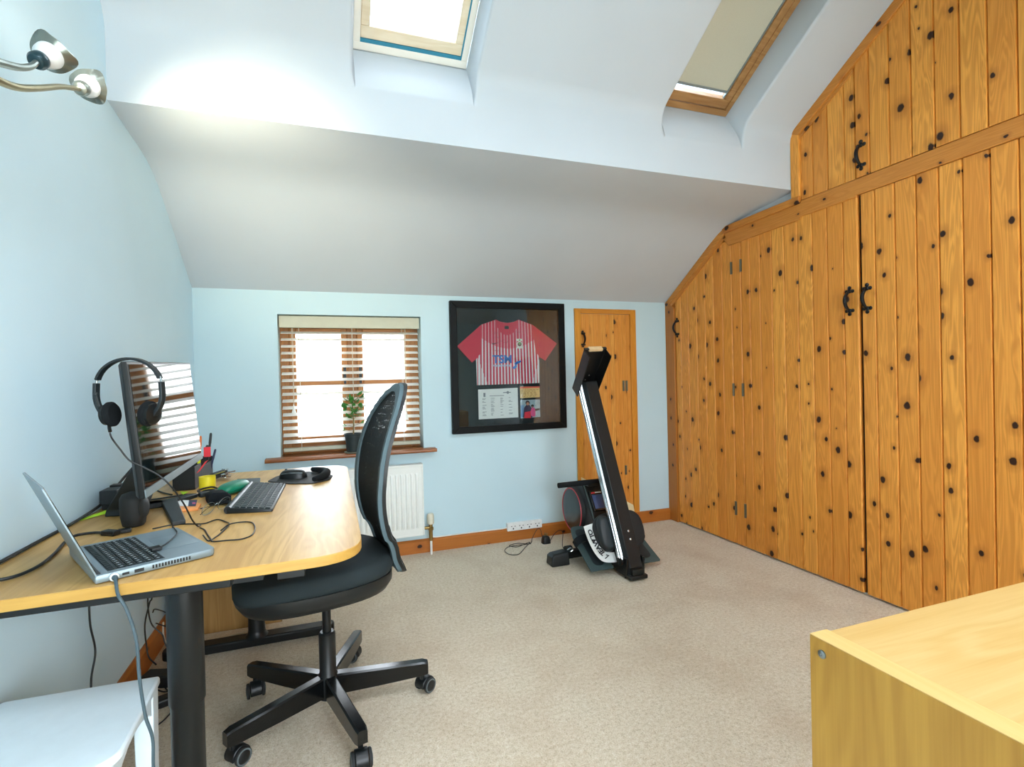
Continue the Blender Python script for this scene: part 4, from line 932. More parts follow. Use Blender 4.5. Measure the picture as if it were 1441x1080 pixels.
# speaker
sp_ = thing('speaker', 'small black rounded desktop speaker in front of the monitor stand', 'speaker', (-.535, 1.775, DZ))
m = MB(); prs = []
for h, rx, ry, ox in ((0,.024,.026,0),(.004,.030,.032,0),(.030,.036,.038,.001),(.060,.0385,.040,.002),(.080,.036,.038,.000),(.092,.026,.028,-.004),(.097,.010,.012,-.006)):
    r = []
    for i in range(28):
        q = 2*PI*i/28; x, y = math.cos(q)*rx, math.sin(q)*ry; r.append(V((-.535+ox+min(x,.026)*.94+y*.0, 1.775+y, DZ+h)))
    prs.append(r)
m.loft(prs); m.build('body', M['rubber'], sp_, angle=60)
m = MB(); m.lathe((-.5105,1.770,DZ+.052), (1,-.12,.05), [(.030,0),(.032,.002),(.028,.005),(.012,.006)], 24); m.build('grille', M['dark'], sp_)
# hub box against the wall
hb = thing('power_adapter', 'black boxy power adapter on the desk against the left wall', 'adapter', (-.682, 2.07, DZ))
m = MB(); m.box(-.708,-.660,2.035,2.105,DZ+.018,DZ+.064); m.box(-.704,-.664,2.040,2.10,DZ,DZ+.018); m.build('body', M['dark'], hb, bevel=.003)
m = MB(); m.box(-.703,-.668,2.1055,2.14,DZ+.004,DZ+.070); m.build('plug_block', M['black'], hb, bevel=.003)
m = MB(); m.grid(lambda u, v: V((-.712+.062*u-.004*v, 1.902+.075*u+.030*v-.02*u*v, DZ+.0015+.010*u*v+.004*u)), 8, 3, thick=(0,0,.0006))
tag(m.build('lime_strip', M['lime'], origin=(-.70,1.92,DZ)), 'lime green paper strip on the desk beside the left wall', 'paper strip')
# pen organiser with its contents
og = thing('pen_organiser', 'black mesh pen organiser at the far end of the monitor', 'pen holder', (-.52, 2.38, DZ))
m = MB(); x0, x1, ya, yb, t = -.565, -.490, 2.290, 2.62, .003
for (a,b,c,d,e,f) in ((x0,x1,ya,ya+t,DZ,DZ+.088),(x0,x0+t,ya,yb,DZ,DZ+.088),(x1-t,x1,ya,2.40,DZ,DZ+.088),(x1-t,x1,2.40,yb,DZ,DZ+.070),(x0,x1,yb-t,yb,DZ,DZ+.088),(x0,x1,2.40,2.40+t,DZ,DZ+.085),(x0,x1,2.50,2.50+t,DZ,DZ+.085),(x0,x1,ya,yb,DZ,DZ+.003)): m.box(a,b,c,d,e,f)
m.build('tray', M['black'], og, bevel=.001)
def pen(name, p, q, r, mat, label, cat, cap=None):
    t = thing(name, label, cat, p); d = (V(q)-V(p)).normalized(); L = (V(q)-V(p)).length
    m = MB(); m.lathe(p, d, [(.0015,0),(r*.6,.008),(r,.014),(r,L-.002),(r*.8,L)], 10); m.build('barrel', mat, t)
    m = MB(); m.lathe(V(p)+d*(L-.045), d, [(r*1.12,0),(r*1.18,.002),(r*1.15,.040),(r*.7,.0465)], 10); m.build('cap', cap or mat, t)
pen('pencil', (-.512,2.455,DZ+.006), (-.506,2.485,.921), .004, M['orangep'], 'orange pencil standing in the pen organiser', 'pencil')
pen('pen', (-.500,2.54,DZ+.006), (-.482,2.56,.926), .0046, M['black'], 'black pen standing tall above the red page flag', 'pen')
pen('marker_pen', (-.515,2.53,DZ+.006), (-.500,2.575,.872), .0055, M['dark'], 'dark grey marker leaning in the pen organiser', 'pen')
pen('ballpoint_pen', (-.500,2.59,DZ+.006), (-.474,2.60,.850), .004, M['navy'], 'short navy ballpoint pen at the far end of the organiser', 'pen')
def flag(name, quad, mat, label, th=.0015):
    m = MB(); a, b, c, d = [V(p) for p in quad]; n = (b-a).cross(d-a).normalized(); m.prism([a,b,c,d], n*th); return tag(m.build(name, mat, origin=a), label, 'page flags')
m = MB(); m.box(-.505,-.479,2.525,2.531,.828,.870); tag(m.build('red_flag_pad', M['red'], origin=(-.49,2.528,.83), bevel=.001), 'red page flag pad stuck upright around the black pen', 'page flags')
flag('yellow_flag_strip', [(-.513,2.44,.800),(-.503,2.445,.800),(-.499,2.45,.868),(-.509,2.445,.868)], M['yel2'], 'yellow and lime page flag strip below the orange pencil')
flag('coral_flag_strip', [(-.486,2.30,.795),(-.480,2.32,.800),(-.454,2.335,.838),(-.460,2.315,.834)], M['red'], 'coral red page flag strip leaning on the organiser front')
tp_ = thing('tape_roll', 'yellow tape roll standing on the desk beside the pen organiser', 'tape', (-.447, 2.285, DZ))
m = MB(); c = V((-.447,2.285,DZ)); n = 28
ro, ri = m.ring(c,(0,0,1),.0285,n), m.ring(c,(0,0,1),.019,n); up_ = V((0,0,.049))
m.loft([ro,[p+up_ for p in ro],[p+up_ for p in ri],ri], closed=True); m.build('roll', M['yellow'], tp_, angle=50)
m = MB(); m.grid(lambda u, v: V((-.428+.034*u, 2.275+.040*v+.02*u, DZ+.052+.008*u-.004*v)), 4, 3, thick=(0,0,.001)); m.build('loose_end', plain('pale_yellow','eeea4a',.6), tp_)
# keys
ky = thing('key_bunch', 'bunch of brown and silver keys beside the green case', 'keys', (-.415, 2.47, DZ)); rnd = random.Random(12)
for k in range(6):
    a = rnd.uniform(0, 2*PI); c = V((-.415+rnd.uniform(-.02,.02), 2.47+rnd.uniform(-.04,.04), DZ+.010+k*.006)); d = V((math.cos(a), math.sin(a), rnd.uniform(-.05,.25))).normalized()
    ax = d.cross(V((0,0,1))).normalized().cross(d); m = MB(); m.lathe(c, ax, [(.011,-.001),(.011,.001)], 14); m.bar(c+d*.008, c+d*.030, .007, .0025, ax); m.bar(c+d*.022, c+d*.028, .011, .0025, ax)
    m.build('key', M['chrome'] if k % 2 else plain('bronze_key','6b4a33',.35,.8), ky)
m = MB(); m.tube([V((-.415,2.455,DZ+.02))+V((math.cos(q)*.014,math.sin(q)*.014,.006*math.sin(q))) for q in [2*PI*i/20 for i in range(20)]], .0012, 6, closed=True); m.build('key_ring', M['chrome'], ky)
m = MB(); m.obox((-.447,2.50,DZ+.020),(.6,.8,.1),(-.8,.6,0),(0,0,1),(.036,.017,.012)); tag(m.build('key_pouch', M['dark'], origin=(-.447,2.50,DZ), bevel=.006, seg=3), 'dark grey pouch lying behind the yellow tape roll', 'pouch')
# green case
gc = thing('glasses_case', 'green rounded hard case lying behind the black keyboard', 'case', (-.338, 2.165, DZ))
def superell(c, ax, ay, hx, hy, z0, z1, n=2.8, steps=7, nn=32):
    R = []
    for k in range(steps+1):
        f = k/steps*PI/2; sc = math.cos(f)**.55 if k < steps else .12; h = z0+(z1-z0)*math.sin(f)**.9
        r = []
        for i in range(nn):
            q = 2*PI*i/nn; cq, sq = math.cos(q), math.sin(q); x = abs(cq)**(2/n)*(1 if cq > 0 else -1)*hx*sc; y = abs(sq)**(2/n)*(1 if sq > 0 else -1)*hy*sc
            r.append(V(c)+V(ax)*x+V(ay)*y+V((0,0,h)))
        R.append(r)
    return R
ga = V((.34,.94,0)).normalized(); gb = V((-ga.y,ga.x,0)); gcx = V((-.338,2.165,DZ))
m = MB(); m.loft(superell(gcx,ga,gb,.078,.036,.019,.040)); m.build('lid', M['green'], gc, angle=80)
m = MB(); R = superell(gcx,ga,gb,.077,.035,0,-.0175); R = [[V((p.x,p.y,p.z+.0183)) for p in r] for r in R]; m.loft(R[::-1]); m.build('base', M['green'], gc, angle=80)
# black pouch and spectacles
pc = thing('spectacle_pouch', 'open black soft pouch between the green case and spectacles', 'pouch', (-.385, 2.03, DZ))
pa = V((.28,-.96,0)).normalized(); pb = V((-pa.y,pa.x,0)); c0 = V((-.372,2.055,DZ))
m = MB(); R = []
for f, hx, z1 in ((0,.030,.020),(.25,.034,.030),(.6,.036,.034),(.9,.035,.036),(1,.034,.036)):
    c = c0 + pa*(-.06+.125*f); R.append([c+pb*x+V((0,0,z)) for x, z in ((-hx,.001),(-hx*1.02,z1*.6),(-hx*.55,z1),(hx*.5,z1*.92),(hx,z1*.5),(hx*.98,.001))])
m.loft(R, caps=True); m.build('body', M['foam'], pc, angle=60)
m = MB(); c = c0+pa*.067; m.grid(lambda u, v: c + pb*(-.034+.068*u) + pa*(.05*v) + V((0,0,.0015+.004*math.sin(PI*u))), 6, 4, thick=(0,0,.002)); m.build('flap', M['foam'], pc)
gl = thing('spectacles', 'thin wire spectacles with clear lenses resting beside the black pouch', 'spectacles', (-.335, 1.86, DZ))
g0 = V((-.338,1.845,DZ+.021)); gu = V((.55,.83,.05)).normalized(); gv = V((0,0,1)); gw = gu.cross(gv).normalized(); gvv = V((gw.x*.35,gw.y*.35,1)).normalized()
for sg in (-1, 1):
    c = g0 + gu*.031*sg; ov = [c+gu*.0245*math.cos(q)*(1)+gvv*.0195*math.sin(q) for q in [2*PI*i/28 for i in range(28)]]
    m = MB(); m.tube(ov, .0010, 6, closed=True); rim = m.build('rim', M['steel'], gl)
    m = MB(); m._add(ov+[p+gw*.0012 for p in ov], [tuple(range(28)), tuple(range(55,27,-1))]); m.build('lens', M['lens'], rim)
    e = c + gu*.026*sg + gvv*.008; m = MB(); m.tube(smoothline([e, e-gw*.008+V((0,0,.001)), e-gw*.012-gu*.03*sg-V((0,0,.004)), e-gw*(.014+.003*sg)-gu*.075*sg-V((0,0,.010)), e-gw*(.014+.003*sg)-gu*.105*sg-V((0,0,.022))],5), .0011, 6); m.build('temple', M['dark'], gl)
m = MB(); m.tube(smoothline([g0-gu*.0065+gvv*.004, g0+gvv*.009, g0+gu*.0065+gvv*.004],5), .0011, 6); m.build('bridge', M['steel'], gl)
# papers
m = MB(); m.prism([(-.482,1.893,DZ+.0005),(-.400,1.899,DZ+.0005),(-.406,1.972,DZ+.0005),(-.466,2.050,DZ+.0005)], (0,0,.0075)); tag(m.build('orange_notepad', M['orange'], origin=(-.44,1.95,DZ), bevel=.001), 'orange sticky note pad under the white printed card', 'notepad')
cd = thing('printed_card', 'white and navy printed card lying on the orange notepad', 'card', (-.46, 2.0, DZ+.0085))
m = MB(); m.prism([(-.506,1.975,DZ+.0088),(-.436,1.938,DZ+.0088),(-.455,2.036,DZ+.0088),(-.516,2.068,DZ+.0088)], (0,0,.0012)); m.build('card_face', M['paper'], cd)
m = MB(); m.prism([(-.436,1.938,DZ+.0088),(-.413,1.930,DZ+.0088),(-.429,2.030,DZ+.0088),(-.455,2.036,DZ+.0088)], (0,0,.0012)); m.build('navy_end', M['navy'], cd)
m = MB(); m.prism([(-.430,1.965,DZ+.0101),(-.420,1.962,DZ+.0101),(-.425,1.985,DZ+.0101),(-.435,1.988,DZ+.0101)], (0,0,.0003)); m.build('pink_mark', plain('card_pink','d05f86',.6), cd)
m = MB(); m.prism([(-.526,2.228,DZ+.0075),(-.494,2.210,DZ+.0075),(-.501,2.160,DZ+.0075)], (0,0,.001)); tag(m.build('lime_sticky_note', M['lime'], origin=(-.51,2.2,DZ+.007)), 'small lime green sticky note corner beside the organiser', 'sticky note')
m = MB(); m.prism([(-.366,2.43,DZ+.0005),(-.276,2.412,DZ+.0005),(-.266,2.31,DZ+.0005),(-.345,2.30,DZ+.0005)], (0,0,.006)); tag(m.build('grey_notebook', M['cardgrey'], origin=(-.31,2.36,DZ), bevel=.0015), 'thin dark grey notebook between the keys and mouse mat', 'notebook')
# tangle of small black adapters and leads beside the tape
on_desk('spare_lead', 'coiled black lead bunched in front of the yellow tape roll', 'cable', [(-.455,2.16,z0),(-.440,2.20,z0+.006),(-.412,2.225,z0+.003),(-.405,2.18,z0+.008),(-.435,2.145,z0+.010),(-.458,2.185,z0+.012),(-.425,2.235,z0+.012),(-.398,2.21,z0+.006),(-.392,2.165,z0)], .0034)
m = MB(); m.obox((-.425,2.13,DZ+.009),(.8,.6,0),(-.6,.8,0),(0,0,1),(.020,.011,.008)); tag(m.build('usb_adapter', M['dark'], origin=(-.425,2.13,DZ), bevel=.003), 'small dark adapter block beside the coiled black lead', 'adapter')
# keyboard
kd = thing('keyboard', 'black full-size keyboard on the oak desk', 'keyboard', (-.233, 2.02, DZ))
KA, KB_, KT = V((-.305,1.806,DZ)), V((-.172,1.775,DZ)), V((-.160,2.207,DZ)); KTL = V((-.299,2.262,DZ))
KX = (KB_-KA); KYv = ((KT-KB_)+(KTL-KA))/2
def kp(a, b, h): return KA + KX*a + KYv*b + V((0,0,h))
hk = lambda a: .019 - .011*a
o_ = rounded([(0,0),(1,0),(1,1),(0,1)], .03, 4)
m = MB(); m.loft([[kp(a,b,.001) for a,b in o_], [kp(a,b,hk(a)-.002) for a,b in o_], [kp(a*.985+.0075,b*.995+.0025,hk(a)) for a,b in o_]]); m.build('case', M['black'], kd, angle=50)
m = MB(); m.tube([kp(.03,.005,.0115), kp(.03,.995,.0115)], .0112, 14); m.build('battery_hump', M['black'], kd)
m = MB()
for r in range(6):
    a0, a1 = .16+r*.135, .16+r*.135+.118
    n = (16,21,21,17,20,13)[r]
    for k in range(n):
        b0 = .02+.96*k/n; b1 = .02+.96*(k+1)/n-.006
        m._add([kp(a0,b0,hk(a0)), kp(a1,b0,hk(a1)), kp(a1,b1,hk(a1)), kp(a0,b1,hk(a0)), kp(a0+.012,b0+.003,hk(a0)+.0034), kp(a1-.012,b0+.003,hk(a1)+.0034), kp(a1-.012,b1-.003,hk(a1)+.0034), kp(a0+.012,b1-.003,hk(a0)+.0034)], [(4,5,6,7),(0,1,5,4),(1,2,6,5),(2,3,7,6),(3,0,4,7)])
m.build('keys', plain('keyboard_key','1a2526',.5,spec=.3), kd, smooth=False)
# mouse mat and mouse
mm = thing('mouse_mat', 'black mouse mat with a padded wrist rest at the far desk corner', 'mouse mat', (-.11, 2.34, DZ))
pm = rounded([(-.243,2.325),(-.217,2.43),(-.185,2.492),(-.085,2.498),(-.018,2.425),(.012,2.345),(.000,2.252),(-.062,2.195),(-.150,2.232)], .035, 5)
m = MB(); m.prism([(x,y,DZ+.0006) for x, y in pm], (0,0,.0035)); m.build('mat', M['rubber'], mm, bevel=.001)
m = MB(); q = smoothline([(-.060,2.212,DZ+.0165),(-.030,2.255,DZ+.0185),(-.012,2.33,DZ+.0205),(-.030,2.40,DZ+.0185),(-.072,2.470,DZ+.0165)],5); m.tube(q, .015, 12, rr=[.010+.007*math.sin(PI*i/(len(q)-1)) for i in range(len(q))]); m.build('wrist_rest', M['foam'], mm)
ms = thing('mouse', 'black wireless mouse resting on the black mat', 'mouse', (-.145, 2.36, DZ+.0042))
a_ = V((-.95,.30,0)).normalized(); b_ = V((-a_.y,a_.x,0)); c_ = V((-.145,2.36,DZ+.0042))
m = MB(); m.loft(superell(c_,a_,b_,.056,.034,.0,.036,2.4)); m.build('shell', M['black'], ms, angle=80)
m = MB(); m.lathe(c_+a_*.028+V((0,0,.0315)), b_, [(.006,-.003),(.007,0),(.006,.003)], 12); m.build('scroll_wheel', M['dark'], ms)
m = MB(); m.tube(smoothline([c_-a_*.045+b_*.020+V((0,0,.022)), c_+b_*.030+V((0,0,.024)), c_+a_*.04+b_*.024+V((0,0,.02))],5), .0022, 6); m.build('side_strip', M['steel'], ms)
# ------------------------------------------------------------------ rowing machine, folded upright
rw = thing('rowing_machine', 'black folding rowing machine stood upright in front of the small pine door', 'rowing machine', (1.57, 2.75, 0))
RBt = V((1.588,2.462,.022)); RTp = V((1.538,2.872,1.105)); RDv = (RTp-RBt).normalized()
RSd = V((1,0,0)); RSd = (RSd - RDv*RSd.dot(RDv)).normalized(); RFt = RDv.cross(RSd)        # RFt: out of the underside, towards the camera
if RFt.y > 0: RFt = -RFt
def rp(s, t, d): return RBt + RDv*s + RSd*t + RFt*d
RL = (RTp-RBt).length
m = MB(); m.loft([[rp(s,t,d) for t, d in ((-.030,.0),(-.049,-.018),(-.049,-.060),(.049,-.060),(.049,.0))] for s in (0, RL)]); m.build('rail', M['blackm'], rw, bevel=.002)
m = MB(); m.loft([[rp(s,t,d) for t, d in ((-.0495,-.018),(-.064,-.022),(-.066,-.058),(-.0495,-.060))] for s in (.10, RL-.01)]); m.build('seat_track', M['alu'], rw, bevel=.002)
m = MB(); m.loft([[rp(s,t,d) for t, d in ((-.0652,-.0335),(-.0672,-.0340),(-.0676,-.0400),(-.0656,-.0405))] for s in (.10, RL-.01)]); m.build('track_ridge', M['chrome'], rw)
m = MB()
for s, t in ((.20,.012),(.245,.012)): m.lathe(rp(s,t,.0), RFt, [(.0065,0),(.0065,.002),(.004,.004),(0,.0045)], 12)
m.build('rail_bolt', M['chrome'], rw)
# rear foot: open channel at the top of the rail
CD = (RFt*.92 + RDv*.52).normalized(); CS = RSd; CN = CD.cross(CS); c0 = rp(RL-.02,-.008,-.035)
if CN.z < 0: CN = -CN
def cp(a, t, h): return c0 + CD*a + CS*t + CN*h
m = MB(); w0, w1 = .070, .078
m.loft([[cp(a,t*w,h) for t, h in ((-1,.05),(-1,-.035),(-.93,-.035),(-.93,.042),(.93,.042),(.93,-.035),(1,-.035),(1,.05))] for a, w in ((-.05,w0),(.12,.072),(.255,.075))])
br = m.build('rear_leg', M['bracket'], rw, bevel=.002)
m = MB()
for a, t in ((.02,.0),(.055,-.018),(.055,.018)): m.lathe(cp(a,t,.0425), -CN, [(.0055,0),(.0055,.002),(.003,.004),(0,.0045)], 10)
m.build('leg_bolt', M['chrome'], br)
m = MB(); m.loft([[cp(a,t,h) for t, h in ((-.076,.036),(.076,.036),(.076,.055),(-.076,.055))] for a in (.2555,.264)]); m.build('foot_pad', M['rubber'], br, bevel=.003)
m = MB(); m.loft([[cp(a,t,h) for t, h in ((-.046,.030),(.046,.030),(.046,.060),(-.046,.060))] for a in (.248,.2665)]); m.build('tan_pad', M['tan'], br, bevel=.003)
# hinge and base beam
m = MB(); m.bar((1.590,2.455,.040),(1.545,3.08,.085),.075,.050); m.bar((1.590,2.445,.020),(1.583,2.60,.030),.110,.022); m.build('base_beam', M['black'], rw, bevel=.004)
m = MB(); m.cyl((1.520,2.52,.095),(1.655,2.52,.095),.013,n=16); m.cyl((1.512,2.52,.095),(1.520,2.52,.095),.020,n=16); m.cyl((1.655,2.52,.095),(1.663,2.52,.095),.020,n=16); m.obox((1.535,2.55,.075),(1,0,0),(0,1,0),(0,0,1),(.006,.07,.045)); m.obox((1.640,2.55,.075),(1,0,0),(0,1,0),(0,0,1),(.006,.07,.045))
m.build('folding_hinge', M['blackm'], rw, bevel=.002)
m = MB(); m.cyl(rp(.075,-.058,-.05), rp(.115,-.058,-.05), .018, n=14); m.build('track_stop', M['rubber'], rw)
# stabiliser with end caps
m = MB(); m.bar((1.265,2.872,.048),(1.86,2.905,.048),.050,.046); sb = m.build('front_stabiliser', M['blackm'], rw, bevel=.006)
for x, y in ((1.292,2.868),(1.835,2.905)):
    m = MB(); m.loft([[V((x-.060,y-.045,.0)),V((x+.060,y-.045,.0)),V((x+.060,y+.045,.0)),V((x-.060,y+.045,.0))],[V((x-.056,y-.043,.055)),V((x+.056,y-.043,.065)),V((x+.056,y+.043,.065)),V((x-.056,y+.043,.055))],[V((x-.040,y-.032,.072)),V((x+.050,y-.032,.080)),V((x+.050,y+.032,.080)),V((x-.040,y+.032,.072))]])
    m.build('end_cap', M['black'], sb, bevel=.008, seg=3)
m = MB(); m.cyl((1.36,2.905,.06),(1.40,2.905,.06),.030,n=20); m.build('transport_wheel', M['rubber'], rw)
m = MB(); m.tube(smoothline([(1.345,2.845,.085),(1.365,2.835,.100),(1.385,2.845,.085),(1.370,2.85,.07)],5), .004, 8); m.build('release_pin', M['chrome'], rw)
# flywheel housing
FC = V((1.478,3.035,.275)); FR = .158
m = MB(); m.lathe(FC, (1,0,0), [(.10,-.006),(FR-.022,-.006),(FR-.016,.0),(FR-.004,.012),(FR+.004,.030),(FR+.006,.085),(FR-.004,.128),(FR-.02,.142),(.05,.146)], 48); m.build('flywheel_housing', M['black'], rw)
m = MB(); m.lathe(FC, (-1,0,0), [(FR-.024,.0061),(FR-.020,.0075),(FR-.017,.0062)], 48, caps=False); m.lathe(FC, (-1,0,0), [(FR-.0255,.006),(FR-.024,.0085),(FR-.0185,.0085),(FR-.017,.005)], 48, caps=False); m.build('red_ring', M['redring'], rw)
m = MB(); m.lathe(FC, (-1,0,0), [(FR-.027,.0062),(FR-.032,.0075),(.08,.010),(.0,.011)], 48, caps=False); m.build('side_disc', M['flydisc'], rw)
m = MB(); prof_ = [(2.995,.455),(2.955,.478),(2.915,.462),(2.76,.225),(2.70,.13),(2.72,.08),(3.05,.08),(3.05,.30)]
m.loft([[V((x,y+dy,z)) for y, z in prof_] for x, dy in ((1.492,.012),(1.500,0),(1.622,0),(1.630,.012))]); con = m.build('console_body', M['black'], rw, bevel=.006)
cdir = V((0,-.155,-.237)).normalized(); cn_ = V((0,-.237,.155)).normalized()
def kpnt(a, t, h=0.0): return V((1.561+t, 2.915, .462)) + cdir*a + cn_*h
m = MB(); m.loft([[kpnt(a,t,h) for t, h in ((-.050,-.004),(.050,-.004),(.046,.012),(-.046,.012))] for a in (.055,.185)]); d_ = m.build('display', M['blackg'], con, bevel=.004)
m = MB(); m.prism([kpnt(.082,-.036,.0122),kpnt(.082,.036,.0122),kpnt(.172,.036,.0122),kpnt(.172,-.036,.0122)], cn_*.0008); m.build('display_screen', M['conscreen'], d_)
m = MB(); m.prism([kpnt(.066,-.034,.0122),kpnt(.066,-.010,.0122),kpnt(.074,-.010,.0122),kpnt(.074,-.034,.0122)], cn_*.0008); m.build('red_label', M['red'], d_)
m = MB(); m.prism([kpnt(.066,-.008,.0122),kpnt(.066,.034,.0122),kpnt(.073,.034,.0122),kpnt(.073,-.008,.0122)], cn_*.0008); m.build('white_label', M['paper'], d_)
m = MB()
for t in (-.062,.062): m.tube(smoothline([kpnt(-.02,t,.002), kpnt(.12,t,.006), kpnt(.26,t,.002)],5), .004, 8)
m.build('edge_trim', M['darkteal'], con)
m = MB(); m.tube([(1.303,2.862,.478),(1.690,2.871,.480)], .0165, 16); hbr = m.build('pull_handle', M['foam'], rw)
m = MB(); m.obox((1.535,2.885,.468),(1,0,0),(0,1,0),(0,0,1),(.035,.030,.014)); m.build('handle_cradle', M['black'], rw, bevel=.004)
# seat slid down the far side of the rail
SC = rp(.255,.022,-.120)
def seatp(u, v, h): return SC + RSd*u + RDv*v - RFt*h
m = MB(); R = []
for h, k in ((-.022,.90),(-.016,.98),(.0,1.0),(.022,1.0),(.036,.94),(.042,.80)):
    r = []
    for i in range(36):
        q = 2*PI*i/36; cq, sq = math.cos(q), math.sin(q); u = abs(cq)**(2/3.4)*(1 if cq>0 else -1)*.162*k; v = abs(sq)**(2/2.6)*(1 if sq>0 else -1)*.118*k
        r.append(seatp(u, v, h))
    R.append(r)
m.loft(R); m.build('seat', M['rubber'], rw, angle=60)
m = MB(); R = []
for sg in (-1,):
    for h, k in ((-.058,.72),(-.052,.90),(-.030,1.0),(-.0225,.98)):
        r = []
        for i in range(28):
            q = 2*PI*i/28; cq, sq = math.cos(q), math.sin(q); r.append(seatp(-.108+abs(cq)**(2/3)*(1 if cq>0 else -1)*.046*k, abs(sq)**(2/3)*(1 if sq>0 else -1)*.102*k, h))
        R.append(r)
m.loft(R); m.build('seat_pad', M['dark'], rw, angle=60)
m = MB(); m.loft([[seatp(u,v,h) for u, v in ((-.085,-.06),(.04,-.06),(.04,.06),(-.085,.06))] for h in (-.072,-.016)]); m.build('seat_carriage', M['black'], rw, bevel=.004)
# foot plates either side
for sg, xc in ((-1,1.438),(1,1.750)):
    lo = V((xc, 2.585, .035)); hi = V((xc-.012, 2.880, .205)); d = (hi-lo).normalized(); s_ = V((1,0,0)); n_ = s_.cross(d).normalized(); n_ = n_ if n_.z > 0 else -n_; L = (hi-lo).length
    pts = rounded([(-.074,0),(.074,0),(.062,L*.75),(.045,L),(-.045,L),(-.066,L*.75)], [.008,.008,.1,.035,.035,.1], 5)
    m = MB(); m.prism([lo+s_*t+d*a for t, a in pts], n_*.010); fp = m.build('foot_plate', M['darkteal'], rw, bevel=.002)
    m = MB(); pts = rounded([(-.036,.03),(.036,.03),(.030,L*.5),(.036,L-.03),(-.036,L-.03),(-.030,L*.5)], [.034,.034,.05,.034,.034,.05], 6); m.prism([lo+s_*t+d*a+n_*.0102 for t, a in pts], n_*.0025); m.build('grip_pad', M['dark'], fp)
    m = MB(); q = [lo+s_*t+d*(L*.60)+n_*h for t, h in ((-.078,.0),(-.070,.030),(-.035,.052),(.035,.052),(.070,.030),(.078,.0))]; q = smoothline(q,4); m.sweep(q, [p-(lo+d*(L*.6)) for p in q], .050, .005); m.build('foot_strap', M['foam'], fp)
m = MB(); m.bar((1.40,2.80,.125),(1.79,2.80,.125),.022,.022); m.build('foot_axle', M['blackm'], rw)
# white curved cover with the maker's lettering
cvr = smoothline([(1.384,2.700,.262),(1.385,2.672,.222),(1.392,2.640,.174),(1.408,2.608,.126),(1.440,2.584,.088),(1.50,2.580,.074),(1.57,2.580,.074)],6)
cvi = smoothline([(1.462,2.722,.268),(1.466,2.696,.232),(1.476,2.668,.194),(1.496,2.640,.157),(1.524,2.618,.132),(1.56,2.605,.116),(1.60,2.600,.106)],6)
m = MB(); nn = len(cvr); m.grid(lambda u, v: cvr[min(nn-1,round(v*(nn-1)))].lerp(cvi[min(nn-1,round(v*(nn-1)))], u), 4, nn-1, thick=(.002,.006,-.002)); cov = m.build('printed_cover', M['paper'], rw, angle=60)
# letters follow the curve, reading from the bottom up
word = 'LTEAWTTO'
for k, chx in enumerate(word):
    f = (.70 - k*.066)*(nn-1); i = int(f); a, b = cvr[i].lerp(cvi[i], .05), cvr[i].lerp(cvi[i], .52); up2 = (cvr[max(0,i-1)]-cvr[min(nn-1,i+1)]).normalized()
    nrm_ = (cvi[i]-cvr[i]).cross(up2).normalized()
    if nrm_.y > 0: nrm_ = -nrm_
    yd = (a-b).normalized(); xd = up2
    text_mesh(chx, .042, b + nrm_*.0050, xd, yd, .0010, M['ink2'], 'lettering', cov, shear=.15, sx=1.0, offset=.0015)
# adapter and lead on the carpet
ad = thing('plug_adapter', 'black plug-in adapter lying on the carpet beside the baseboard', 'adapter', (1.385, 3.27, 0))
m = MB(); m.loft(superell(V((1.385,3.27,0)),V((1,0,0)),V((0,1,0)),.030,.028,.0,.052,3.5)); m.build('body', M['black'], ad, angle=60)
m = MB()
for x, y in ((1.378,3.262),(1.392,3.262),(1.385,3.280)): m.box(x-.003,x+.003,y-.003,y+.003,.050,.068)
m.build('pin', M['brass'], ad)
c = cable('adapter_lead', [(1.41,3.262,.006),(1.45,3.275,.05),(1.49,3.27,.075),(1.505,3.25,.06),(1.44,3.10,.004),(1.50,2.95,.004)], .0022, M['cable']); tag(c, 'thin black lead from the plug adapter towards the rowing machine', 'cable')
c = cable('adapter_coil', [(1.37,3.29,.03),(1.36,3.30,.085),(1.34,3.31,.090),(1.30,3.30,.04),(1.275,3.29,.004),(1.20,3.33,.004),(1.13,3.30,.006),(1.17,3.26,.004),(1.235,3.28,.010),(1.285,3.315,.004),(1.21,3.22,.004),(1.13,3.12,.004),(1.075,3.14,.004),(1.07,3.22,.004),(1.12,3.285,.004),(1.19,3.27,.010),(1.28,3.285,.004)], .0022, M['cable']); tag(c, 'tangled black lead loop on the carpet left of the plug adapter', 'cable')

# ------------------------------------------------------------------ plant on the sill
pt = thing('potted_plant', 'small green leafy plant in a black pot on the window sill', 'potted plant', (.146, YB-.012, WZ0))
pc0 = V((.146, YB-.014, WZ0))
m = MB(); m.lathe(pc0+V((0,0,.0)), (0,0,1), [(.045,.0),(.055,.004),(.058,.009),(.056,.0095),(.044,.006)], 28); m.build('saucer', M['saucer'], pt)
m = MB(); m.lathe(pc0, (0,0,1), [(.040,.0098),(.042,.012),(.051,.105),(.055,.106),(.056,.122),(.052,.122),(.050,.112),(.0,.110)], 28, caps=True); m.build('pot', M['plant_pot'], pt)
m = MB(); m.lathe(pc0, (0,0,1), [(.049,.108),(.030,.1135),(.0,.114)], 20); m.build('soil', M['soil'], pt)
m = MB(); stem_pts = smoothline([pc0+V((0,0,.110)), pc0+V((.003,-.002,.18)), pc0+V((.000,-.004,.26)), pc0+V((-.004,-.004,.34))],5); m.tube(stem_pts, .004, 8, rr=[.0045-.002*i/(len(stem_pts)-1) for i in range(len(stem_pts))])
rnd = random.Random(21); leaves = []
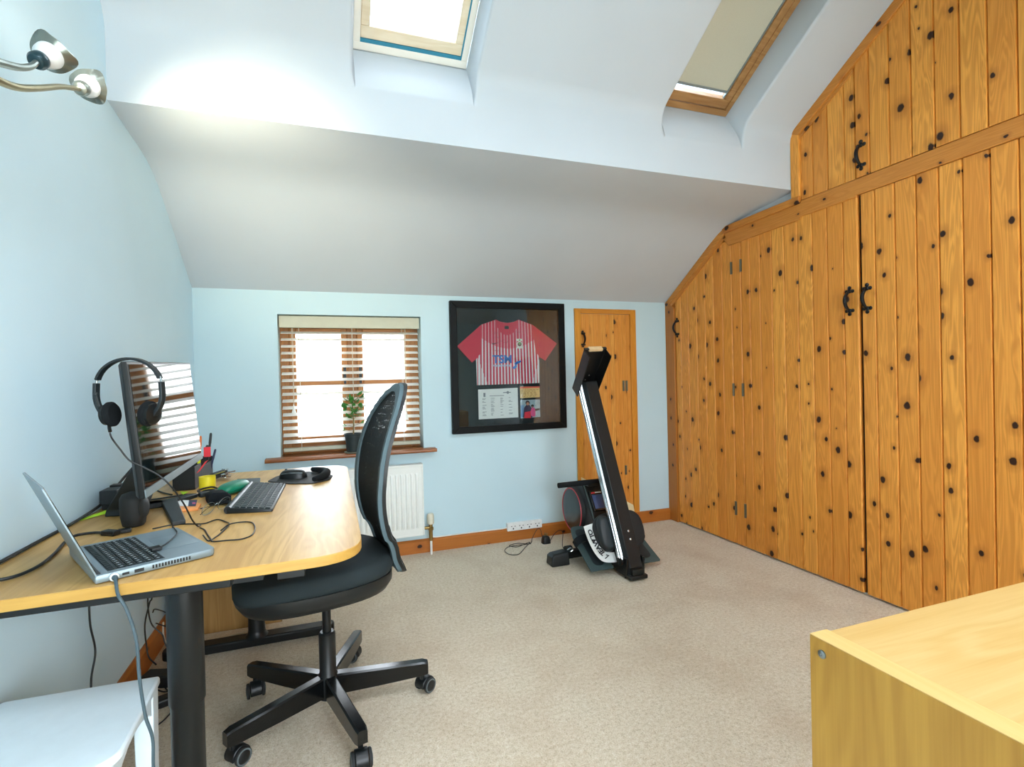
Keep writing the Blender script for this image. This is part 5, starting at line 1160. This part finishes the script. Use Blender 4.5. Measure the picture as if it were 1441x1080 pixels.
for k in range(11):
    b = stem_pts[min(len(stem_pts)-1, 7+int(k*.85))]; a = rnd.uniform(0, 2*PI); e = b + V((math.cos(a)*.042, math.sin(a)*.022, .018+.008*rnd.random())); m.tube(smoothline([b,(b+e)/2+V((0,0,-.003)),e],3), .0014, 5); leaves.append((e,a))
for z, a in ((.165,2.6),(.172,.2),(.135,2.9)):
    b = pc0+V((.002,-.002,z)); e = b+V((math.cos(a)*.045, -.01, .012)); m.tube(smoothline([b,(b+e)/2,e],3), .0013, 5); leaves.append((e,a))
m.build('stem', M['stem'], pt)
m = MB()
def leaf(c, az, el, L, W):
    d = V((math.cos(az)*math.cos(el), math.sin(az)*math.cos(el), math.sin(el))); s_ = V((-math.sin(az), math.cos(az), 0)); n_ = d.cross(s_)
    def fn(u, v):
        w = W*math.sin(PI*min(1,v*.97+.02))**.75*(1-.25*v); t = (u-.5)*2; return c + d*(L*v) + s_*(w*t) + n_*(.18*L*math.sin(PI*v)*-1 + .10*W*t*t)
    m.grid(fn, 4, 6)
for e, a in leaves[:11]:
    for j in range(5): leaf(e, a+rnd.uniform(-1.6,1.6), rnd.uniform(-.35,.9), rnd.uniform(.036,.054), rnd.uniform(.012,.017))
for e, a in leaves[11:]:
    for j in range(3): leaf(e, a+rnd.uniform(-.9,.9), rnd.uniform(-.1,.7), rnd.uniform(.028,.040), .009)
for j in range(9): leaf(stem_pts[-1]+V((rnd.uniform(-.012,.012),rnd.uniform(-.012,.012),-.01)), rnd.uniform(0,2*PI), rnd.uniform(.2,1.2), rnd.uniform(.040,.055), .015)
m.build('leaves', M['leaf'], pt, fix=False)

# ------------------------------------------------------------------ wall lamp
wl = thing('wall_lamp', 'two-armed satin metal spotlight fixture on the left wall', 'wall lamp', (XL, 1.10, 1.73))
m = MB(); m.lathe((XL,1.10,1.73), (1,0,0), [(.055,0),(.055,.010),(.045,.020),(.012,.026)], 28); m.build('wall_plate', M['lampmetal'], wl)
j0 = V((-.575,1.175,1.722))
m = MB(); m.tube(smoothline([(XL+.02,1.10,1.73),(-.63,1.12,1.722),j0],6), .0085, 10); m.sphere(j0, .012); m.build('stem', M['lampmetal'], wl)
def lamp_head(c, d, arm_pts, holder, dim, twist, aim, watt, col, size):
    m = MB(); q = smoothline(arm_pts, 6); m.tube(q, .0065, 10, rr=[.0085-.003*i/(len(q)-1) for i in range(len(q))]); am = m.build('arm', M['lampgold'] if dim else M['lampmetal'], wl)
    c, d = V(c), V(d).normalized()
    m = MB(); m.lathe(c-d*.016, d, [(.006,-.012),(.014,-.008),(.018,.0),(.0175,.012),(.013,.018)], 22); hd = m.build('lamp_holder', M['lampdark'] if holder else M['lampmetal'], am)
    a = d.cross(V((0,0,1))).normalized(); b = d.cross(a)
    m = MB(); n = 42; ro, ri, rm = [], [], []
    for i in range(n):
        q = 2*PI*i/n; k = 1 + .16*max(0, math.cos(1.5*(q-twist)))**4*1.6 if False else 1 + .20*abs(math.cos(1.5*(q-twist)))**5
        ro.append(c+d*(.042+.010*(k-1)/.2)+a*math.cos(q)*.037*k+b*math.sin(q)*.037*k); ri.append(c+d*.034+a*math.cos(q)*.0265+b*math.sin(q)*.0265)
    m.loft([ro, ri, [p-d*.002 for p in ri], [p-d*.002 for p in ro]], closed=True); m.build('petal_ring', M['lampmetal'], hd, angle=50)
    m = MB(); m.lathe(c, d, [(.013,.002),(.025,.020),(.027,.036),(.0258,.036),(.0235,.021),(.010,.006)], 26); m.build('glass_shade', M['lampglass'], hd)
    m = MB(); m.lathe(c, d, [(.009,.008),(.016,.020),(.018,.031),(.010,.034),(.0,.0345)], 20); bulb = m.build('bulb', emit('halogen_glow', (1,.92,.8,1), 6), hd)
    li = bpy.data.lights.new('halogen', 'SPOT'); li.energy = watt; li.color = col; li.spot_size = math.radians(size); li.spot_blend = 1; li.shadow_soft_size = .025
    lo = bpy.data.objects.new('halogen_beam', li); C.objects.link(lo); lo.location = c+d*.048; lo.rotation_euler = V(aim).to_track_quat('-Z','Y').to_euler()
LAMP_W = 5
lamp_head((-.550,1.360,1.828), (.14,.70,.68), [j0,(-.563,1.225,1.741),(-.555,1.28,1.764),(-.551,1.318,1.788),(-.550,1.338,1.808)], True, False, .4, (.30,.70,.62), 4, (1,.92,.78), 130)
lamp_head((-.550,1.562,1.876), (.02,.80,.55), [j0,(-.570,1.222,1.712),(-.562,1.285,1.727),(-.556,1.36,1.766),(-.552,1.45,1.818),(-.550,1.535,1.858)], False, True, 1.2, (.34,.94,.13), 34, (1,.87,.62), 70)

# ------------------------------------------------------------------ leads below the desk
def lead(n, label, pts, r=.0028, mat='cable'): return tag(cable(n, pts, r, M[mat]), label, 'cable')
lead('hanging_lead', 'single black lead hanging down the left wall below the desk', [(-.700,1.917,.705),(-.700,1.917,.50),(-.700,1.921,.41),(-.698,1.945,.316),(-.700,1.914,.235),(-.690,1.90,.10),(-.66,1.90,.004)], .003)
lead('tangled_lead', 'black lead looping against the wall behind the round desk leg', [(-.690,2.45,.69),(-.700,2.45,.315),(-.700,2.45,.235),(-.689,2.45,.175),(-.656,2.45,.131),(-.647,2.45,.095),(-.63,2.445,.058)])
lead('drooping_lead', 'black lead drooping from the desk to the adapter block on the carpet', [(-.655,2.40,.69),(-.669,2.40,.339),(-.682,2.40,.28),(-.699,2.40,.198),(-.695,2.40,.110),(-.685,2.39,.072),(-.655,2.365,.05)])
lead('looped_lead', 'short black lead loop beside the wooden drawer unit', [(-.700,2.50,.205),(-.691,2.50,.218),(-.657,2.50,.20),(-.637,2.51,.165),(-.65,2.52,.13),(-.69,2.50,.16)], .0024)
lead('white_lead', 'white lead lying on the carpet in front of the oak drawer unit', [(-.690,2.60,.12),(-.694,2.615,.055),(-.670,2.595,.012),(-.631,2.580,.006),(-.526,2.580,.006),(-.422,2.622,.006),(-.333,2.650,.006)], .0035, 'cablew')
m = MB(); m.box(-.336,-.300,2.640,2.662,.0005,.020); tag(m.build('white_plug', M['white_pl'], origin=(-.318,2.65,0), bevel=.003), 'small white plug at the end of the white lead', 'plug')
m = MB(); m.obox((-.615,2.300,.024),(.95,-.3,0),(.3,.95,0),(0,0,1),(.070,.030,.023)); tag(m.build('adapter_block', M['black'], origin=(-.615,2.30,0), bevel=.005), 'black adapter block on the carpet behind the stool corner', 'adapter')
m = MB(); m.obox((-.585,2.145,.016),(.93,.36,0),(-.36,.93,0),(0,0,1),(.040,.022,.0155)); tag(m.build('lead_plug', M['black'], origin=(-.585,2.145,0), bevel=.008, seg=3), 'black rounded plug lying near the white stool leg', 'plug')
lead('floor_lead', 'black lead curling over the carpet past the round desk leg', [(-.600,2.262,.004),(-.559,2.19,.004),(-.53,2.134,.004),(-.539,2.082,.004),(-.557,2.03,.004),(-.60,1.985,.004),(-.582,1.941,.004),(-.566,1.885,.004),(-.562,1.826,.004),(-.58,1.74,.004)], .0024)
lead('short_floor_lead', 'short black lead on the carpet beside the adapter block', [(-.627,2.262,.004),(-.595,2.235,.004),(-.555,2.240,.004),(-.52,2.26,.004)], .0024)

# ------------------------------------------------------------------ camera
cam = bpy.data.cameras.new('camera'); co = bpy.data.objects.new('camera', cam); C.objects.link(co)
R3 = Matrix(((0.9416209268013118, 0.025128864063595345, -0.33573586403706074), (-0.33584078726942174, -4.766125061502445e-05, -0.9419187668449229), (-0.02368535024215175, 0.9996842191008511, 0.008394418659327513)))
co.matrix_world = Matrix.Translation((0,0,1.13)) @ R3.to_4x4()
cam.sensor_fit = 'HORIZONTAL'; cam.sensor_width = 36; cam.lens = 728.67/1441*36; cam.clip_start = .02; cam.clip_end = 100
sc = bpy.context.scene; sc.camera = co

# ------------------------------------------------------------------ light: overcast sky through the windows, rear ones added for fill; wall lamp
w = bpy.data.worlds.new('overcast_sky'); sc.world = w; w.use_nodes = True; nt = w.node_tree; bg = nt.nodes['Background']
tc = nt.nodes.new('ShaderNodeTexCoord'); sx = nt.nodes.new('ShaderNodeSeparateXYZ'); nt.links.new(tc.outputs['Generated'], sx.inputs[0])
rmp = nt.nodes.new('ShaderNodeValToRGB'); nt.links.new(sx.outputs[2], rmp.inputs[0])
e = rmp.color_ramp.elements; e[0].position = 0.0; e[0].color = (.60,.66,.66,1); e[1].position = .25; e[1].color = (.86,.95,1.04,1)
nt.links.new(rmp.outputs[0], bg.inputs[0]); bg.inputs[1].default_value = SKY if 'SKY' in globals() else 9.0
def portal(name, c, nrm, sx_, sy_):
    li = bpy.data.lights.new(name, 'AREA'); li.shape = 'RECTANGLE'; li.size = sx_; li.size_y = sy_; li.cycles.is_portal = True
    o = bpy.data.objects.new(name, li); C.objects.link(o); o.location = c
    z = -V(nrm).normalized(); x = V((1,0,0)); y = z.cross(x); o.matrix_world = Matrix.Translation(c) @ Matrix((x, y, z)).transposed().to_4x4()
portal('daylight_far', (.157, YB+.24, (WZ0+WZ1)/2), (0,-1,0), WX1-WX0, WZ1-WZ0)
for sk in (SK1, SK2): portal('daylight_roof', roof((sk[0]+sk[1])/2, (SB+SKT)/2, OFF+.07), (0,-sA,-cA), sk[1]-sk[0], SKT-SB)
portal('fill_daylight', ((FX0+FX1)/2, YF-.14, (FZ0+FZ1)/2), (0,1,0), FX1-FX0, FZ1-FZ0)  # portal of the added rear window
for a, b in ((.05,.75),(1.25,1.95)): portal('daylight_roof', back((a+b)/2, (b0+b1)/2, OFF+.05), (0,sA,-cA), b-a, b1-b0)  # portals of the added rear roof windows
vs = sc.view_settings; sc.display_settings.display_device = 'sRGB'; vs.view_transform = 'Standard'; vs.look = 'None'; vs.gamma = 1; vs.use_curve_mapping = False; vs.exposure = 0.97
cy_ = sc.cycles; cy_.max_bounces = 10; cy_.diffuse_bounces = 6; cy_.glossy_bounces = 4; cy_.transparent_max_bounces = 12; cy_.sample_clamp_indirect = 8; cy_.caustics_reflective = False; cy_.caustics_refractive = False; cy_.use_denoising = True
